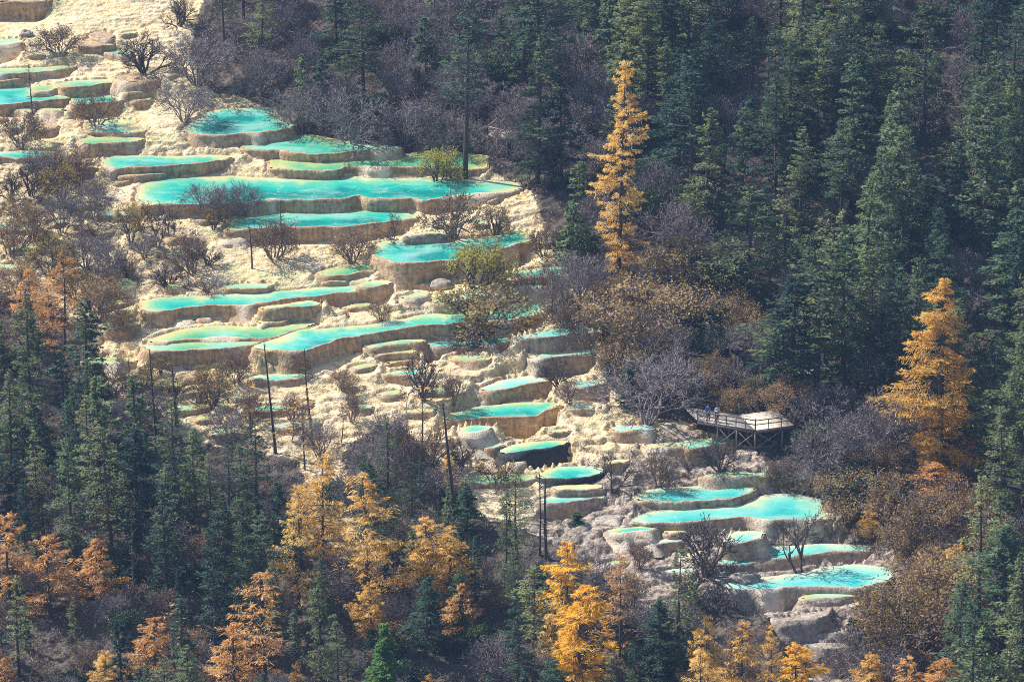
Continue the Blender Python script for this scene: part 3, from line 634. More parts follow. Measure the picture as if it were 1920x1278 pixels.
# ------------------------------------------------------------------ the basins: wall and water of each pool
for pi, p in enumerate(pools):
    P, Nn, Fr = p.P, p.N, p.F; m = len(P)
    arc = np.arange(m) * 0.32
    zt = np.array([terr(x, y) for x, y in P + Nn * 0.7])
    top = 0.10 * Fr - 0.10 * (1 - Fr) + vnoise(arc * 1.7, pi * 5.0, 0, 2) * 0.05 + vnoise(arc * 5.0, pi * 3.0, 0, 3) * 0.03
    Hw = np.maximum(p.H, p.z - zt) * Fr + 0.35 * (1 - Fr) + 0.6
    nr = int(min(22, max(8, p.H / 0.17)))
    prof = [(-0.32, -0.6, 0), (-0.14, -0.04, 0), (-0.04, 0.0, 1), (0.12, 0.0, 1), (0.20, -0.05, 1)]
    flow = np.clip((vnoise(P[:, 0] * 0.42, P[:, 1] * 0.42, pi * 7.7, 14) - 0.30) / 0.2, 0, 1) * Fr
    FL = []
    V = []
    for off, dz, usetop in prof:
        q = P + Nn * off
        V.append(np.column_stack([q, np.full(m, p.z + dz) + (top if usetop else np.minimum(top, 0))])); FL.append(flow * 0.6)
    rocky = 0.35 + 0.5 * (p.kind == 'd') + 0.35 * (p.grey > 0.6) + 0.3 * (p.grey > 0.9)
    for k in range(1, nr + 1):
        t = k / nr; dep = t * Hw
        zz = p.z + top - 0.05 - dep
        fl = vnoise(P[:, 0] * 2.6, P[:, 1] * 2.6, zz * 0.35, 5) * 0.07
        bu = vnoise(P[:, 0] * 0.7, P[:, 1] * 0.7, zz * 0.5, 6) * 0.30 * min(1, t * 3)
        lm = (1 - np.abs(vnoise(P[:, 0] * 1.3, P[:, 1] * 1.3, zz * 1.5, 8))) * 0.28 * rocky * min(1, t * 4)
        ledge = np.maximum(0, vnoise(P[:, 0] * 0.35, P[:, 1] * 0.35, pi, 12)) * 1.4 * t ** 1.3
        off = 0.20 + 0.05 * math.sin(min(1, t * 4) * math.pi) + 0.40 * t ** 1.8 + (fl + bu + lm + ledge) * np.clip(Fr + 0.15, 0, 1)
        kn = 1 - np.abs(vnoise(P[:, 0] * 1.6, P[:, 1] * 1.6, zz * 2.2, 18))
        off = off + flow * (0.15 + 0.45 * t + 0.35 * kn * kn)
        q = P + Nn * off[:, None]
        V.append(np.column_stack([q, zz])); FL.append(flow * kn)
    R = len(V); V = np.concatenate(V)
    idx = np.arange(R * m).reshape(R, m)
    F = np.stack([idx[:-1, :], idx[1:, :], np.roll(idx, -1, 1)[1:, :], np.roll(idx, -1, 1)[:-1, :]], -1).reshape(-1, 4)
    root = bpy.data.objects.new('travertine_pool' if p.kind != 'd' else 'travertine_terrace', None)
    c = P.mean(0); root.location = (c[0], c[1], p.z - p.H); COL.objects.link(root); root['kind'] = 'structure'
    p.root = root
    V0 = V - np.array([c[0], c[1], p.z - p.H])
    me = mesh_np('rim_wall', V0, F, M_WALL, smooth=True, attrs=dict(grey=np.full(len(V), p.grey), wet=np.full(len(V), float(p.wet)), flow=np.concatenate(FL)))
    link('rim_wall', me, root)
    # inside: water sheet, or the lumpy dry top of a terrace
    st = 0.34
    xs = np.arange(P[:, 0].min() - st, P[:, 0].max() + st, st); ys = np.arange(P[:, 1].min() - st, P[:, 1].max() + st, st)
    gx, gy = np.meshgrid(xs, ys); ins = inpoly(gx, gy, P)
    g = ins.astype(bool); near = g.copy()
    near[1:] |= g[:-1]; near[:-1] |= g[1:]; near[:, 1:] |= g[:, :-1]; near[:, :-1] |= g[:, 1:]
    # distance to the outline; back and side shores shelve gently, the dam side stays deep
    pts = np.stack([gx[near], gy[near]], -1)
    d2 = ((pts[:, None, :] - P[None, :, :]) ** 2).sum(-1) ** 0.5
    shelf = np.where(Fr > 0.5, 0.0, 1.0)
    big = 2.7 + 0.10 * float(np.ptp(P[:, 0])) * 0.6
    dd = np.clip((d2 + (1 - shelf)[None, :] * big * .75).min(1) / big, 0, 1)
    cx = pts - P[np.argmin(d2, 1)]; nn = Nn[np.argmin(d2, 1)]; sd = (cx * nn).sum(1)
    outd = sd > 0.0
    pts = np.where(outd[:, None], P[np.argmin(d2, 1)] - 0.0 * nn, pts)
    Zf = np.full(gx.shape, np.nan); vi = -np.ones(gx.shape, int); vi[near] = np.arange(near.sum())
    cell = near[:-1, :-1] & near[1:, :-1] & near[:-1, 1:] & near[1:, 1:]
    cell &= (g[:-1, :-1] | g[1:, :-1] | g[:-1, 1:] | g[1:, 1:])
    F = np.stack([vi[:-1, :-1][cell], vi[:-1, 1:][cell], vi[1:, 1:][cell], vi[1:, :-1][cell]], -1)
    if len(F) == 0: continue
    if p.kind == 'd':
        z = p.z - 0.02 + fbm(pts[:, 0] * 0.8, pts[:, 1] * 0.8, 0, 3, 3) * 0.12 + dd * 0.15
        me = mesh_np('dry_top', np.column_stack([pts - c, z - (p.z - p.H)]), F, M_WALL, smooth=True, attrs=dict(grey=np.full(len(pts), p.grey), wet=np.zeros(len(pts))))
        link('dry_top', me, root)
    else:
        if p.kind == 'm': dd = dd * 0.32
        if p.kind == 'x': dd = dd * 0.75
        z = np.full(len(pts), p.H)
        me = mesh_np('water', np.column_stack([pts - c, z]), F, M_WATER, smooth=True,
                     attrs=dict(depth=dd, is_green=np.full(len(pts), 1.0 if p.kind == 'g' else (0.5 if p.kind == 'x' else 0.0)),
                                is_pale=np.full(len(pts), 1.0 if p.kind == 'p' else (p.grey * 0.9 if p.grey > .4 and p.kind == 't' else 0.0))))
        link('water', me, root)

# ------------------------------------------------------------------ plants: one mesh pair (trunk, crown) per variant
def cards(C, A, Nn, L, Wd, rng):
    """rhombic leaf faces: centre, long axis, face normal, half length, half width"""
    S = np.cross(A, Nn); S /= np.linalg.norm(S, axis=1)[:, None] + 1e-9
    L = L[:, None]; Wd = Wd[:, None]
    V = np.stack([C - A * L, C + S * Wd - A * L * .1, C + A * L, C - S * Wd - A * L * .1], 1).reshape(-1, 3)
    return V, np.arange(len(C) * 4).reshape(-1, 4)
def unit(a): return a / (np.linalg.norm(a, axis=-1, keepdims=True) + 1e-9)
def conifer(seed, h, R, kind='fir', lean=0.0, dens=1.0, low=0.10, power=0.8, topbare=0.0):
    rng = np.random.default_rng(seed)
    tk = MB()
    bend = rng.normal(0, 0.012 * h, 2); ts = np.linspace(0, 1, 9)
    def axis_pt(t): return np.array([bend[0] * math.sin(t * 2.5) + lean * t * h, bend[1] * math.sin(t * 3.1), t * h])
    r0 = (0.014 * h + 0.05) * {'fir': 1, 'larch': .75, 'sparse': .42}[kind]
    tk.tube([axis_pt(t) - (0, 0, 0.6 if t == 0 else 0) for t in ts], [r0 * (1 - 0.93 * t) for t in ts], 7)
    CC = []; AA = []; NN = []; LL = []; WW = []
    step = {'fir': 0.42, 'larch': 0.50, 'sparse': 0.75}[kind] / dens ** 0.5
    z = low * h; lobes = rng.uniform(0, 6.28, 5)
    while z < h * 0.995:
        t = z / h; nb = int(rng.integers(4, 7)) if kind == 'fir' else int(rng.integers(4, 6))
        env = (max(0.0, 1 - (t - low) / (1 - low))) ** power
        if t < low + 0.18: env *= 0.65 + 1.9 * (t - low)
        layer = rng.uniform(0.72, 1.12)
        for b in range(nb):
            az = rng.uniform(0, 2 * math.pi)
            L = R * env * layer * rng.uniform(0.55, 1.15) * (1 + 0.34 * math.sin(az + lobes[int(t * 4.9)])) + 0.18
            if rng.random() < (0.12 if kind == 'fir' else 0.2) and t < 0.9: continue
            o = axis_pt(t); dh = np.array([math.cos(az), math.sin(az), 0]); sd = np.array([-dh[1], dh[0], 0])
            rise = 0.45 * t - 0.10 if kind == 'fir' else 0.35 * t - 0.05
            drp = 0.30 if kind == 'fir' else 0.22
            def bp(s): return o + dh * L * s + np.array([0, 0, L * (rise * s - drp * s * s + 0.16 * s ** 4)])
            if L > 0.8: tk.tube([bp(0), bp(0.5), bp(0.9)], [0.02 + 0.012 * L, 0.015 + 0.006 * L, 0.008], 3)
            n = max(3, int(L * (11 if kind == 'fir' else 19 if kind == 'larch' else 6) * dens))
            ss = rng.uniform(0.22 if kind == 'fir' else 0.15, 1.0, n) ** 0.8
            side = rng.choice([-1, 1], n); wl = L * 0.38 * np.sin(np.clip(ss, 0, 1) * 2.6 + 0.35) * rng.uniform(0.1, 1.0, n)
            for q in range(2):   # each side twig: inner and outer card
                fr = (0.45, 1.0)[q]
                c = np.array([bp(s) for s in ss]) + (sd[None] * side[:, None] + dh[None] * 0.5) * (wl * fr)[:, None]
                c[:, 2] += rng.normal(0, 0.07, n) - (0.10 + 0.25 * (kind != 'fir')) * wl * fr
                a = sd[None] * side[:, None] * 0.8 + dh[None] * 0.75 + rng.normal(0, 0.25, (n, 3))
                if kind != 'fir': a[:, 2] -= rng.uniform(0, 0.9, n)
                CC.append(c); AA.append(unit(a)); NN.append(unit(np.array([0, 0, 1.0]) + rng.normal(0, 0.38 if kind == 'fir' else 0.6, (n, 3))))
                LL.append(rng.uniform(0.13, 0.29, n) * (1.0 if kind == 'fir' else 0.8)); WW.append(rng.uniform(0.05, 0.10, n) * (1.0 if kind == 'fir' else 0.36))
        z += step * rng.uniform(0.7, 1.3) * (1.25 - 0.5 * t)
    V, F = cards(np.concatenate(CC), np.concatenate(AA), np.concatenate(NN), np.concatenate(LL), np.concatenate(WW), rng)
    return tk, V, F
def shrub(seed, R, h, stems=9, lv=5, twigw=0.016, leaf=0, upright=0.5, trunkr=0.09, ls=0.07):
    """a many stemmed shrub: forked limbs as tubes (trunk mesh), fine twigs as slim blades, leaves as small cards"""
    rng = np.random.default_rng(seed)
    tk = MB(); TW = []; TD = []; TL = []; tips = []
    def grow(p, d, L, r, k):
        nseg = 3 if k < 3 else 2
        pts = [p]; q = p.copy(); dd = d.copy()
        for i in range(nseg):
            dd = dd + rng.normal(0, 0.20, 3) + np.array([0, 0, 0.05]); dd /= np.linalg.norm(dd)
            q = q + dd * L / nseg; pts.append(q.copy())
        if k < 3: tk.tube(pts, list(np.linspace(r, r * 0.6, nseg + 1)), 4)
        else:
            for a, b in zip(pts[:-1], pts[1:]): TW.append((a + b) / 2); TD.append((b - a) / 2); TL.append(twigw * (1.7 if k == 3 else 1.0))
        if k >= lv: tips.append(q); return
        nc = 3 if k in (1, 2, 3) else 2
        for c in range(nc + (rng.random() < 0.45)):
            s = rng.uniform(0.45, 1.0); base = pts[0] + (pts[-1] - pts[0]) * s if k >= 3 else pts[min(nseg, 1 + int(s * nseg - 0.01))]
            nd = dd + rng.normal(0, 0.55, 3); nd[2] *= 0.85; out = base.copy(); out[2] = 0; nd += unit(out) * 0.22 + np.array([0, 0, 0.12]); nd /= np.linalg.norm(nd)
            grow(base, nd, L * rng.uniform(0.58, 0.82), r * 0.6, k + 1)
    for s in range(stems):
        az = 2 * math.pi * (s + rng.uniform(-.3, .3)) / stems
        tilt = rng.uniform(0.15, 1.0) * (1 - upright * 0.55)
        d = np.array([math.cos(az) * tilt * R / h * 1.3, math.sin(az) * tilt * R / h * 1.3, 1.0]); d /= np.linalg.norm(d)
        grow(np.array([math.cos(az) * 0.12, math.sin(az) * 0.12, -0.2]) * (R / 2), d, math.hypot(R, h) * 0.33, trunkr * rng.uniform(0.7, 1.1), 1)
    C = np.array(TW); Dv = np.array(TD); wd = np.array(TL)
    hl = np.linalg.norm(Dv, axis=1); A = unit(Dv)
    nn = unit(rng.normal(0, 1, (len(C), 3))); S = unit(np.cross(A, nn)) * wd[:, None]
    V = np.stack([C - Dv - S, C - Dv + S, C + Dv + S * .6, C + Dv - S * .6], 1).reshape(-1, 3); F = np.arange(len(V)).reshape(-1, 4)
    # scale to the wanted size
    allz = V[:, 2].max(); rx = np.percentile(np.hypot(V[:, 0], V[:, 1]), 97)
    sc = np.array([R / rx, R / rx, h / allz])
    for i in range(len(tk.v)): tk.v[i] = tk.v[i] * sc
    V = V * sc; LV = None
    if leaf > 0:
        T_ = np.array(tips) * sc; n = int(leaf)
        c = T_[rng.integers(0, len(T_), n)] + rng.normal(0, 0.16, (n, 3))
        keep = vnoise(c[:, 0] * 1.1, c[:, 1] * 1.1, c[:, 2] * 1.1, seed) > -0.35
        c = c[keep]; n = len(c)
        LV, LF = cards(c, unit(rng.normal(0, 1, (n, 3))), unit(rng.normal(0, 1, (n, 3)) + np.array([-.3, 0, .7])), rng.uniform(ls * .7, ls * 1.4, n), rng.uniform(ls * .4, ls * .8, n), rng)
    return tk, V, F, LV, (LF if leaf > 0 else None)
def snag(seed, h, r, lean=0.0, stubs=14, stubl=0.7):
    rng = np.random.default_rng(seed); tk = MB()
    b = rng.normal(0, 0.01 * h, 2)
    def ap(t): return np.array([b[0] * math.sin(t * 3) + lean * h * t, b[1] * math.sin(t * 2.2), t * h])
    tk.tube([ap(t) - (0, 0, .5 if t == 0 else 0) for t in np.linspace(0, 1, 10)], [r * (1 - (0.45 if r > .24 else .7) * t) * (1.35 if t == 0 else 1) for t in np.linspace(0, 1, 10)], 8)
    st = tk
    for i in range(stubs):
        t = rng.uniform(0.25, 0.98); az = rng.uniform(0, 6.28); L = stubl * rng.uniform(0.3, 1.2) * (1.1 - t * .6)
        d = np.array([math.cos(az), math.sin(az), rng.uniform(-.35, .45)])
        st.tube([ap(t), ap(t) + d * L * .5, ap(t) + d * L + np.array([0, 0, rng.uniform(-.2, .2) * L])], [0.045, 0.03, 0.012], 4)
    return tk, st

VAR = {}   # kind -> list of (height, trunk mesh, crown mesh, crown name, extra)
def add_var(kind, h, tk, tmat, V, F, lmat, crown='crown', extra=None, radius=1.0):
    VAR.setdefault(kind, []).append((h, tk.mesh(kind + '_trunk', tmat), mesh_np(kind + '_crown', V, F, lmat), crown, extra, radius))
for i, (h, R, pw, dn, lo) in enumerate([(16, 3.2, .7, .9, .10), (18, 3.7, .6, .85, .16), (13, 3.0, .75, .95, .06), (17, 2.6, .5, .5, .22), (10, 2.6, .8, 1.0, .05), (14, 3.8, .5, .62, .12), (19, 3.4, .55, .8, .45)]):
    tk, V, F = conifer(100 + i, h, R, 'fir', (0, .02, 0, -.025, 0, .03, 0)[i], dn, lo, pw); add_var('fir', h, tk, M_BARK, V, F, (M_FIR, M_FIRO)[i % 2])
for i, (h, R, pw) in enumerate([(7, 1.7, .85), (5, 1.4, .8)]):
    tk, V, F = conifer(150 + i, h, R, 'fir', 0, 1.4, .04, pw); add_var('young', h, tk, M_BARK, V, F, M_FIR)
tk, V, F = conifer(171, 12, 2.3, 'fir', 0, 1.6, .05, .8); add_var('bright', 12, tk, M_BARK, V, F, M_FIRB)
for nm, mt, sd, spec in (('gold', M_GOLD, 200, [(10, 2.8, .62, .9), (12, 2.6, .5, .8), (8, 2.3, .65, 1.1), (20, 2.5, .42, 1.15), (19, 4.0, .62, 1.25)]), ('yellow', M_YEL, 230, [(9, 2.5, .65, 1.3), (10, 2.6, .55, 1.2)]),
                         ('rust', M_RUST, 260, [(9, 2.6, .55, .8), (8, 2.3, .6, .9), (11, 2.5, .5, .6)])):
    for i, (h, R, pw, dn) in enumerate(spec):
        tk, V, F = conifer(sd + i, h, R, 'larch', 0, dn * 1.25, .03 if h > 15 else .14, pw); add_var(nm, h, tk, M_BARK, V, F, mt)
for i in range(2):
    tk, V, F = conifer(290 + i, 9, 1.8, 'sparse', 0, .45, .2, .5); add_var('thin_rust', 9, tk, M_SNAG, V, F, M_RUST)
    tk, V, F = conifer(295 + i, 9, 1.8, 'sparse', 0, .6, .2, .5); add_var('thin_gold', 9, tk, M_SNAG, V, F, M_GOLD)
def add_shrub(kind, seed, R, h, tm, lm=None, leaf=0, **kw):
    tk, V, F, LV, LF = shrub(seed, R, h, leaf=leaf, **kw)
    crown = mesh_np(kind + '_twigs', V, F, tm)
    ex = mesh_np(kind + '_leaves', LV, LF, lm) if leaf else None
    VAR.setdefault(kind, []).append((h, tk.mesh(kind + '_stems', tm), crown, 'twigs', ex, R))
for i in range(4): add_shrub('grey', 300 + i, 2.6 + .3 * i, 4.2 + .3 * i, M_TWIG, stems=8 + i, lv=6)
for i in range(2): add_shrub('dark', 320 + i, 2.4, 3.6, M_TWIGD, stems=8, lv=5, trunkr=.13, twigw=.022)
for i in range(2): add_shrub('darktree', 330 + i, 2.4, 4.6, M_TWIGD, stems=2 + i, lv=6, trunkr=.13, twigw=.02)
for i in range(3): add_shrub('brown', 340 + i, 2.5, 3.2, M_TWIGB, M_BROWNL, 1700, stems=9, lv=5)
for i in range(3): add_shrub('tan', 350 + i, 3.0, 4.2, M_TWIGB, M_TAN, 4500, stems=9, lv=5)
for i in range(2): add_shrub('olive', 360 + i, 2.6, 3.6, M_TWIGD, M_OLIVE, 2200, stems=6, lv=5, trunkr=.13)
add_shrub('yleaf', 370, 2.6, 3.2, M_TWIGD, M_YLEAF, 4200, stems=8, lv=5)
for i in range(3): add_shrub('rhodo', 380 + i, 2.3, 2.8, M_TWIGD, M_RHODO, 6500, stems=9, lv=5, ls=0.10)

NAMES = dict(fir=('fir_tree', 'fir'), young=('young_fir', 'fir'), bright=('fir_tree', 'fir'), gold=('golden_larch', 'larch'), yellow=('golden_larch', 'larch'), rust=('rusty_larch', 'larch'),
             thin_rust=('sparse_larch', 'larch'), thin_gold=('sparse_larch', 'larch'), grey=('bare_shrub', 'shrub'), dark=('bare_shrub', 'shrub'), darktree=('bare_tree', 'tree'),
             brown=('brown_shrub', 'shrub'), tan=('tan_shrub', 'shrub'), olive=('olive_shrub', 'shrub'), yleaf=('yellow_shrub', 'shrub'), rhodo=('evergreen_shrub', 'shrub'))
LOOK = dict(fir='dark green fir', young='small dark fir', bright='bright green fir', gold='golden larch', yellow='bright yellow larch', rust='rusty orange larch', thin_rust='thin rusty larch',
            thin_gold='thin golden larch', grey='leafless grey shrub', dark='dark leafless shrub', darktree='dark leafless small tree', brown='brown shrub', tan='tan leafy shrub', olive='olive brown shrub',
            yleaf='yellow green shrub', rhodo='glossy evergreen shrub')
GROUPS = dict(fir='dark firs of the hillside forest', young='small firs among the forest', gold='golden larches', yellow='golden larches', rust='rusty orange larches', thin_rust='thin sparse larches', thin_gold='thin sparse larches',
              grey='leafless grey shrubs', dark='dark leafless shrubs', darktree='dark leafless small trees', brown='brown shrubs', tan='tan leafy shrubs', olive='olive brown shrubs', rhodo='glossy evergreen shrubs')
PLANTS = []
def plant(kind, p, h, wid=None, label=None, var=None, rz=None):
    vs = VAR[kind]; k = var if var is not None else random.randrange(len(vs))
    hh, tm, cm, cn, ex, R = vs[k % len(vs)]
    o = bpy.data.objects.new(NAMES[kind][0], None); COL.objects.link(o)
    s = h / hh; sx = s if wid is None else wid
    o.location = (p[0], p[1], p[2] - 0.05); o.scale = (sx, sx, s); o.rotation_euler = (random.uniform(-.03, .03), random.uniform(-.03, .03), random.uniform(0, 6.28) if rz is None else rz)
    a = link('trunk' if cn == 'crown' else 'stems', tm, o); b = link(cn, cm, o)
    if ex is not None: link('leaves', ex, o)
    o['category'] = NAMES[kind][1]
    if kind in GROUPS: o['group'] = GROUPS[kind]
    PLANTS.append([o, kind, np.array(p, float), h, label]); return o
def hand(kind, u, vb, vt, wpx=None, label=None, var=None):
    p = ground_at(u, vb); d = np.linalg.norm(p - CP); m = d / FPX
    h = (vb - vt) * m / math.cos(PITCH)
    wid = None
    vs = VAR[kind]; k = var if var is not None else random.randrange(len(vs))
    if wpx is not None:
        cm = vs[k % len(vs)][2]
        if cm.name not in WIDTHS:
            a = np.empty(len(cm.vertices) * 3, np.float32); cm.vertices.foreach_get('co', a); WIDTHS[cm.name] = float(np.percentile(np.abs(a.reshape(-1, 3)[:, 0]), 97))
        wid = wpx * m / 2 / WIDTHS[cm.name]
    return plant(kind, p, h, wid, label, k)
WIDTHS = {}
# golden and rusty larches measured one by one: kind, x, foot, top, width, variant, label
for a in [
 ('gold', 1160, 508, 126, 84, 3, 'tall narrow golden larch standing alone among grey shrubs'),
 ('gold', 1765, 872, 520, 160, 4, 'big golden larch with tiered boughs against the dark firs'),
 ('rust', 95, 1160, 1000, 120, 0, None), ('rust', 190, 1135, 1008, 90, 1, None), ('rust', 18, 1130, 958, 110, 0, None),
 ('gold', 605, 1070, 848, 115, 0, None), ('gold', 560, 1150, 905, 105, 1, None), ('gold', 690, 1110, 888, 145, 1, None), ('gold', 800, 1120, 968, 130, 0, None), ('gold', 850, 1150, 985, 120, 1, None),
 ('gold', 700, 1210, 1088, 115, 2, None), ('rust', 500, 1290, 1068, 125, 2, None), ('rust', 440, 1300, 1165, 90, 1, None),
 ('yellow', 1062, 1160, 1013, 105, 0, None), ('yellow', 1095, 1300, 1095, 140, 1, None), ('gold', 1040, 1250, 1120, 80, 2, None), ('rust', 1162, 1230, 1035, 70, 2, None),
 ('gold', 1322, 1310, 1148, 90, 2, None), ('gold', 1385, 1330, 1163, 100, 1, None), ('gold', 1448, 1300, 1168, 48, 1, None), ('yellow', 1492, 1360, 1203, 130, 0, None), ('gold', 1312, 1380, 1212, 90, 0, None),
 ('gold', 1637, 1330, 1222, 90, 2, None), ('gold', 1795, 1105, 1016, 85, 2, None), ('gold', 1634, 1012, 940, 62, 2, None), ('rust', 1765, 1350, 1235, 120, 1, None), ('rust', 1700, 1340, 1225, 80, 0, None),
 ('rust', 1750, 935, 868, 90, 1, None), ('thin_gold', 572, 880, 722, 90, 0, None), ('thin_gold', 548, 830, 735, 60, 1, None), ('thin_rust', 792, 850, 718, 90, 0, None), ('thin_rust', 640, 830, 755, 60, 1, None),
 ('rust', 120, 690, 478, 95, 2, None), ('rust', 62, 620, 505, 60, 1, None), ('thin_rust', 150, 720, 560, 60, 0, None), ('rust', 290, 1260, 1155, 100, 0, None), ('thin_rust', 330, 1270, 1130, 90, 1, None),
 ('gold', 205, 1320, 1215, 80, 2, None), ('gold', 560, 1340, 1235, 60, 2, None), ('gold', 805, 1340, 1258, 60, 2, None), ('rust', 15, 1320, 1232, 60, 1, None),
 ('thin_rust', 265, 790, 700, 70, 0, None), ('thin_rust', 240, 740, 640, 55, 1, None), ('rust', 95, 600, 520, 60, 0, None), ('thin_rust', 470, 820, 720, 60, 0, None), ('thin_rust', 760, 830, 740, 70, 1, None), ('gold', 840, 920, 850, 50, 2, None), ('thin_gold', 690, 1180, 1000, 80, 1, None), ('thin_gold', 640, 1160, 960, 80, 0, None), ('rust', 870, 1190, 1090, 70, 1, None)]:
    hand(a[0], a[1], a[2], a[3], a[4] * (.84 if 500 < a[1] < 900 else .92), a[6], a[5])
hand('bright', 725, 1400, 1162, 95, 'bright green fir tip rising at the bottom edge of the view', 0)
# firs that stand out
for a in [(872,335,5,85,6),(1475,745,500,120,0),(1530,745,430,170,5),(1300,420,100,110,0),(1880,1250,985,140,0),(1275,1290,1030,90,3),(1400,560,350,130,5),
          (165,760,560,110,0),(60,820,560,130,1),(140,930,745,100,2),(330,1010,750,120,3),(260,1000,800,120,0),(370,960,800,100,2),(480,940,780,90,5),(210,1030,800,120,5),
          (725,960,780,70,3),(970,1070,880,80,3),(945,1120,910,70,1),(875,1000,905,75,4),(1065,60,-160,110,1),(1240,190,-30,110,0),(1490,300,60,140,1),
          (1010,230,-80,120,6),(975,190,-60,110,1),(1560,270,40,130,5),(1740,480,330,120,2),(1240,1290,1120,80,0),(800,1230,1075,90,0),(860,1180,1060,80,2),(600,1290,1080,90,1),
          (30,1010,860,90,0),(1000,1230,1060,90,3),(1920,960,600,140,1),(1850,900,640,120,1)]:
    hand('fir', a[0], a[1], a[2], a[3] * (.78 if a[0] < 1000 and a[2] > 500 else 1), None, a[4])
for a in [(185,740,680,40),(1080,985,958,30),(1175,765,690,50),(1460,735,690,80),(255,860,700,60),(190,900,700,70)]:
    hand('young', a[0], a[1], a[2], a[3])
# shrubs on and beside the terraces: kind, x, foot, width, height
for a in [
 ('brown',110,106,98,62),('dark',270,138,125,80),('grey',345,228,105,76),('brown',180,242,85,78),('grey',370,160,115,110),('dark',335,48,85,60),('grey',490,178,95,100),('grey',565,248,108,92),
 ('grey',665,275,150,102),('grey',760,265,125,95),('yleaf',820,347,90,70),('grey',385,408,90,78),('grey',458,410,65,78),('brown',515,484,95,78),('brown',660,492,85,62),('darktree',735,453,50,60),
 ('brown',850,445,125,92),('olive',930,440,75,62),('yleaf',890,540,130,88),('olive',905,635,165,98),('dark',905,642,170,45),('brown',1018,482,70,62),('brown',715,600,45,40),('brown',360,512,88,78),
 ('dark',315,542,85,52),('grey',215,532,85,82),('darktree',295,462,55,82),('darktree',322,447,50,72),('olive',245,455,65,85),('grey',115,440,65,95),('grey',180,415,80,80),('brown',150,345,85,70),
 ('brown',40,280,95,75),('dark',20,375,60,65),('dark',58,368,50,75),('olive',400,765,95,85),('darktree',372,768,60,60),('brown',445,718,62,62),('dark',792,748,85,100),('brown',850,760,65,60),('dark',1045,722,60,60),
 ('brown',1068,757,50,42),('grey',1215,790,210,135),('tan',1190,700,130,80),('darktree',1150,920,90,82),('brown',1237,912,85,72),('dark',1350,882,75,72),('dark',1325,1078,135,112),('darktree',1500,1080,100,125),
 ('brown',1197,1062,50,50),('olive',930,912,75,52),('dark',388,548,50,25),('olive',268,735,70,50),('brown',640,730,60,40),('tan',1210,640,190,120),('tan',1150,590,100,90),('olive',1280,560,150,110),('tan',1690,1050,100,75),
 ('tan',1700,1250,190,170),('tan',1790,1180,190,150),('tan',1600,970,130,95),('tan',1700,1010,150,110),('tan',1800,1000,130,100),('tan',1745,1135,140,100),('olive',1690,1190,120,90),('dark',1300,1120,90,60),('dark',1345,1150,90,60),
 ('grey',1040,330,130,130),('grey',960,300,90,80),('grey',1090,260,120,110),('grey',1540,880,130,95),('rhodo',1530,850,90,60),('grey',1560,930,110,80),('rhodo',1600,905,80,55),('brown',1462,912,60,50),('grey',1580,880,150,120),('grey',1650,860,150,140),
 ('rhodo',1330,640,70,70),('grey',1060,600,90,110),('brown',1010,560,100,70),('grey',1090,560,110,100),('brown',1080,640,120,80),('dark',1060,610,90,60),('grey',1640,660,140,130),('rhodo',1200,420,80,70),
 ('brown',760,880,80,90),('grey',720,850,90,90),('brown',810,880,80,90),('grey',830,930,80,70),('dark',865,880,60,70),('grey',700,900,90,80),('brown',1180,1150,80,90),('grey',1110,1110,80,90),('grey',1240,1200,120,80),('dark',1270,1190,100,80),
 ('brown',160,470,70,55),('brown',60,450,80,75),('grey',270,485,60,55),('olive',120,385,75,75),('grey',75,345,70,75),('brown',100,335,75,55),('tan',40,560,90,70),('olive',140,560,70,60),('brown',205,555,70,50),('tan',225,630,60,50),
 ('brown',215,745,70,60),('grey',300,800,80,80),('olive',330,745,60,50),('brown',470,790,70,60),('grey',430,830,80,70),('brown',545,790,60,50),('grey',600,860,80,80),('brown',660,790,60,60),('olive',385,720,50,35),('brown',560,700,50,40),('grey',250,820,80,80),
 ('olive',95,520,90,70),('tan',190,600,100,80),('brown',240,520,60,50),('grey',160,500,80,70),('brown',20,480,90,70),('olive',30,420,80,60),
 ('olive',260,430,50,60),('olive',400,430,50,40),('olive',300,700,50,30),('dark',225,690,30,25)]:
    hand(a[0], a[1], a[2], a[2] - a[4], a[3])
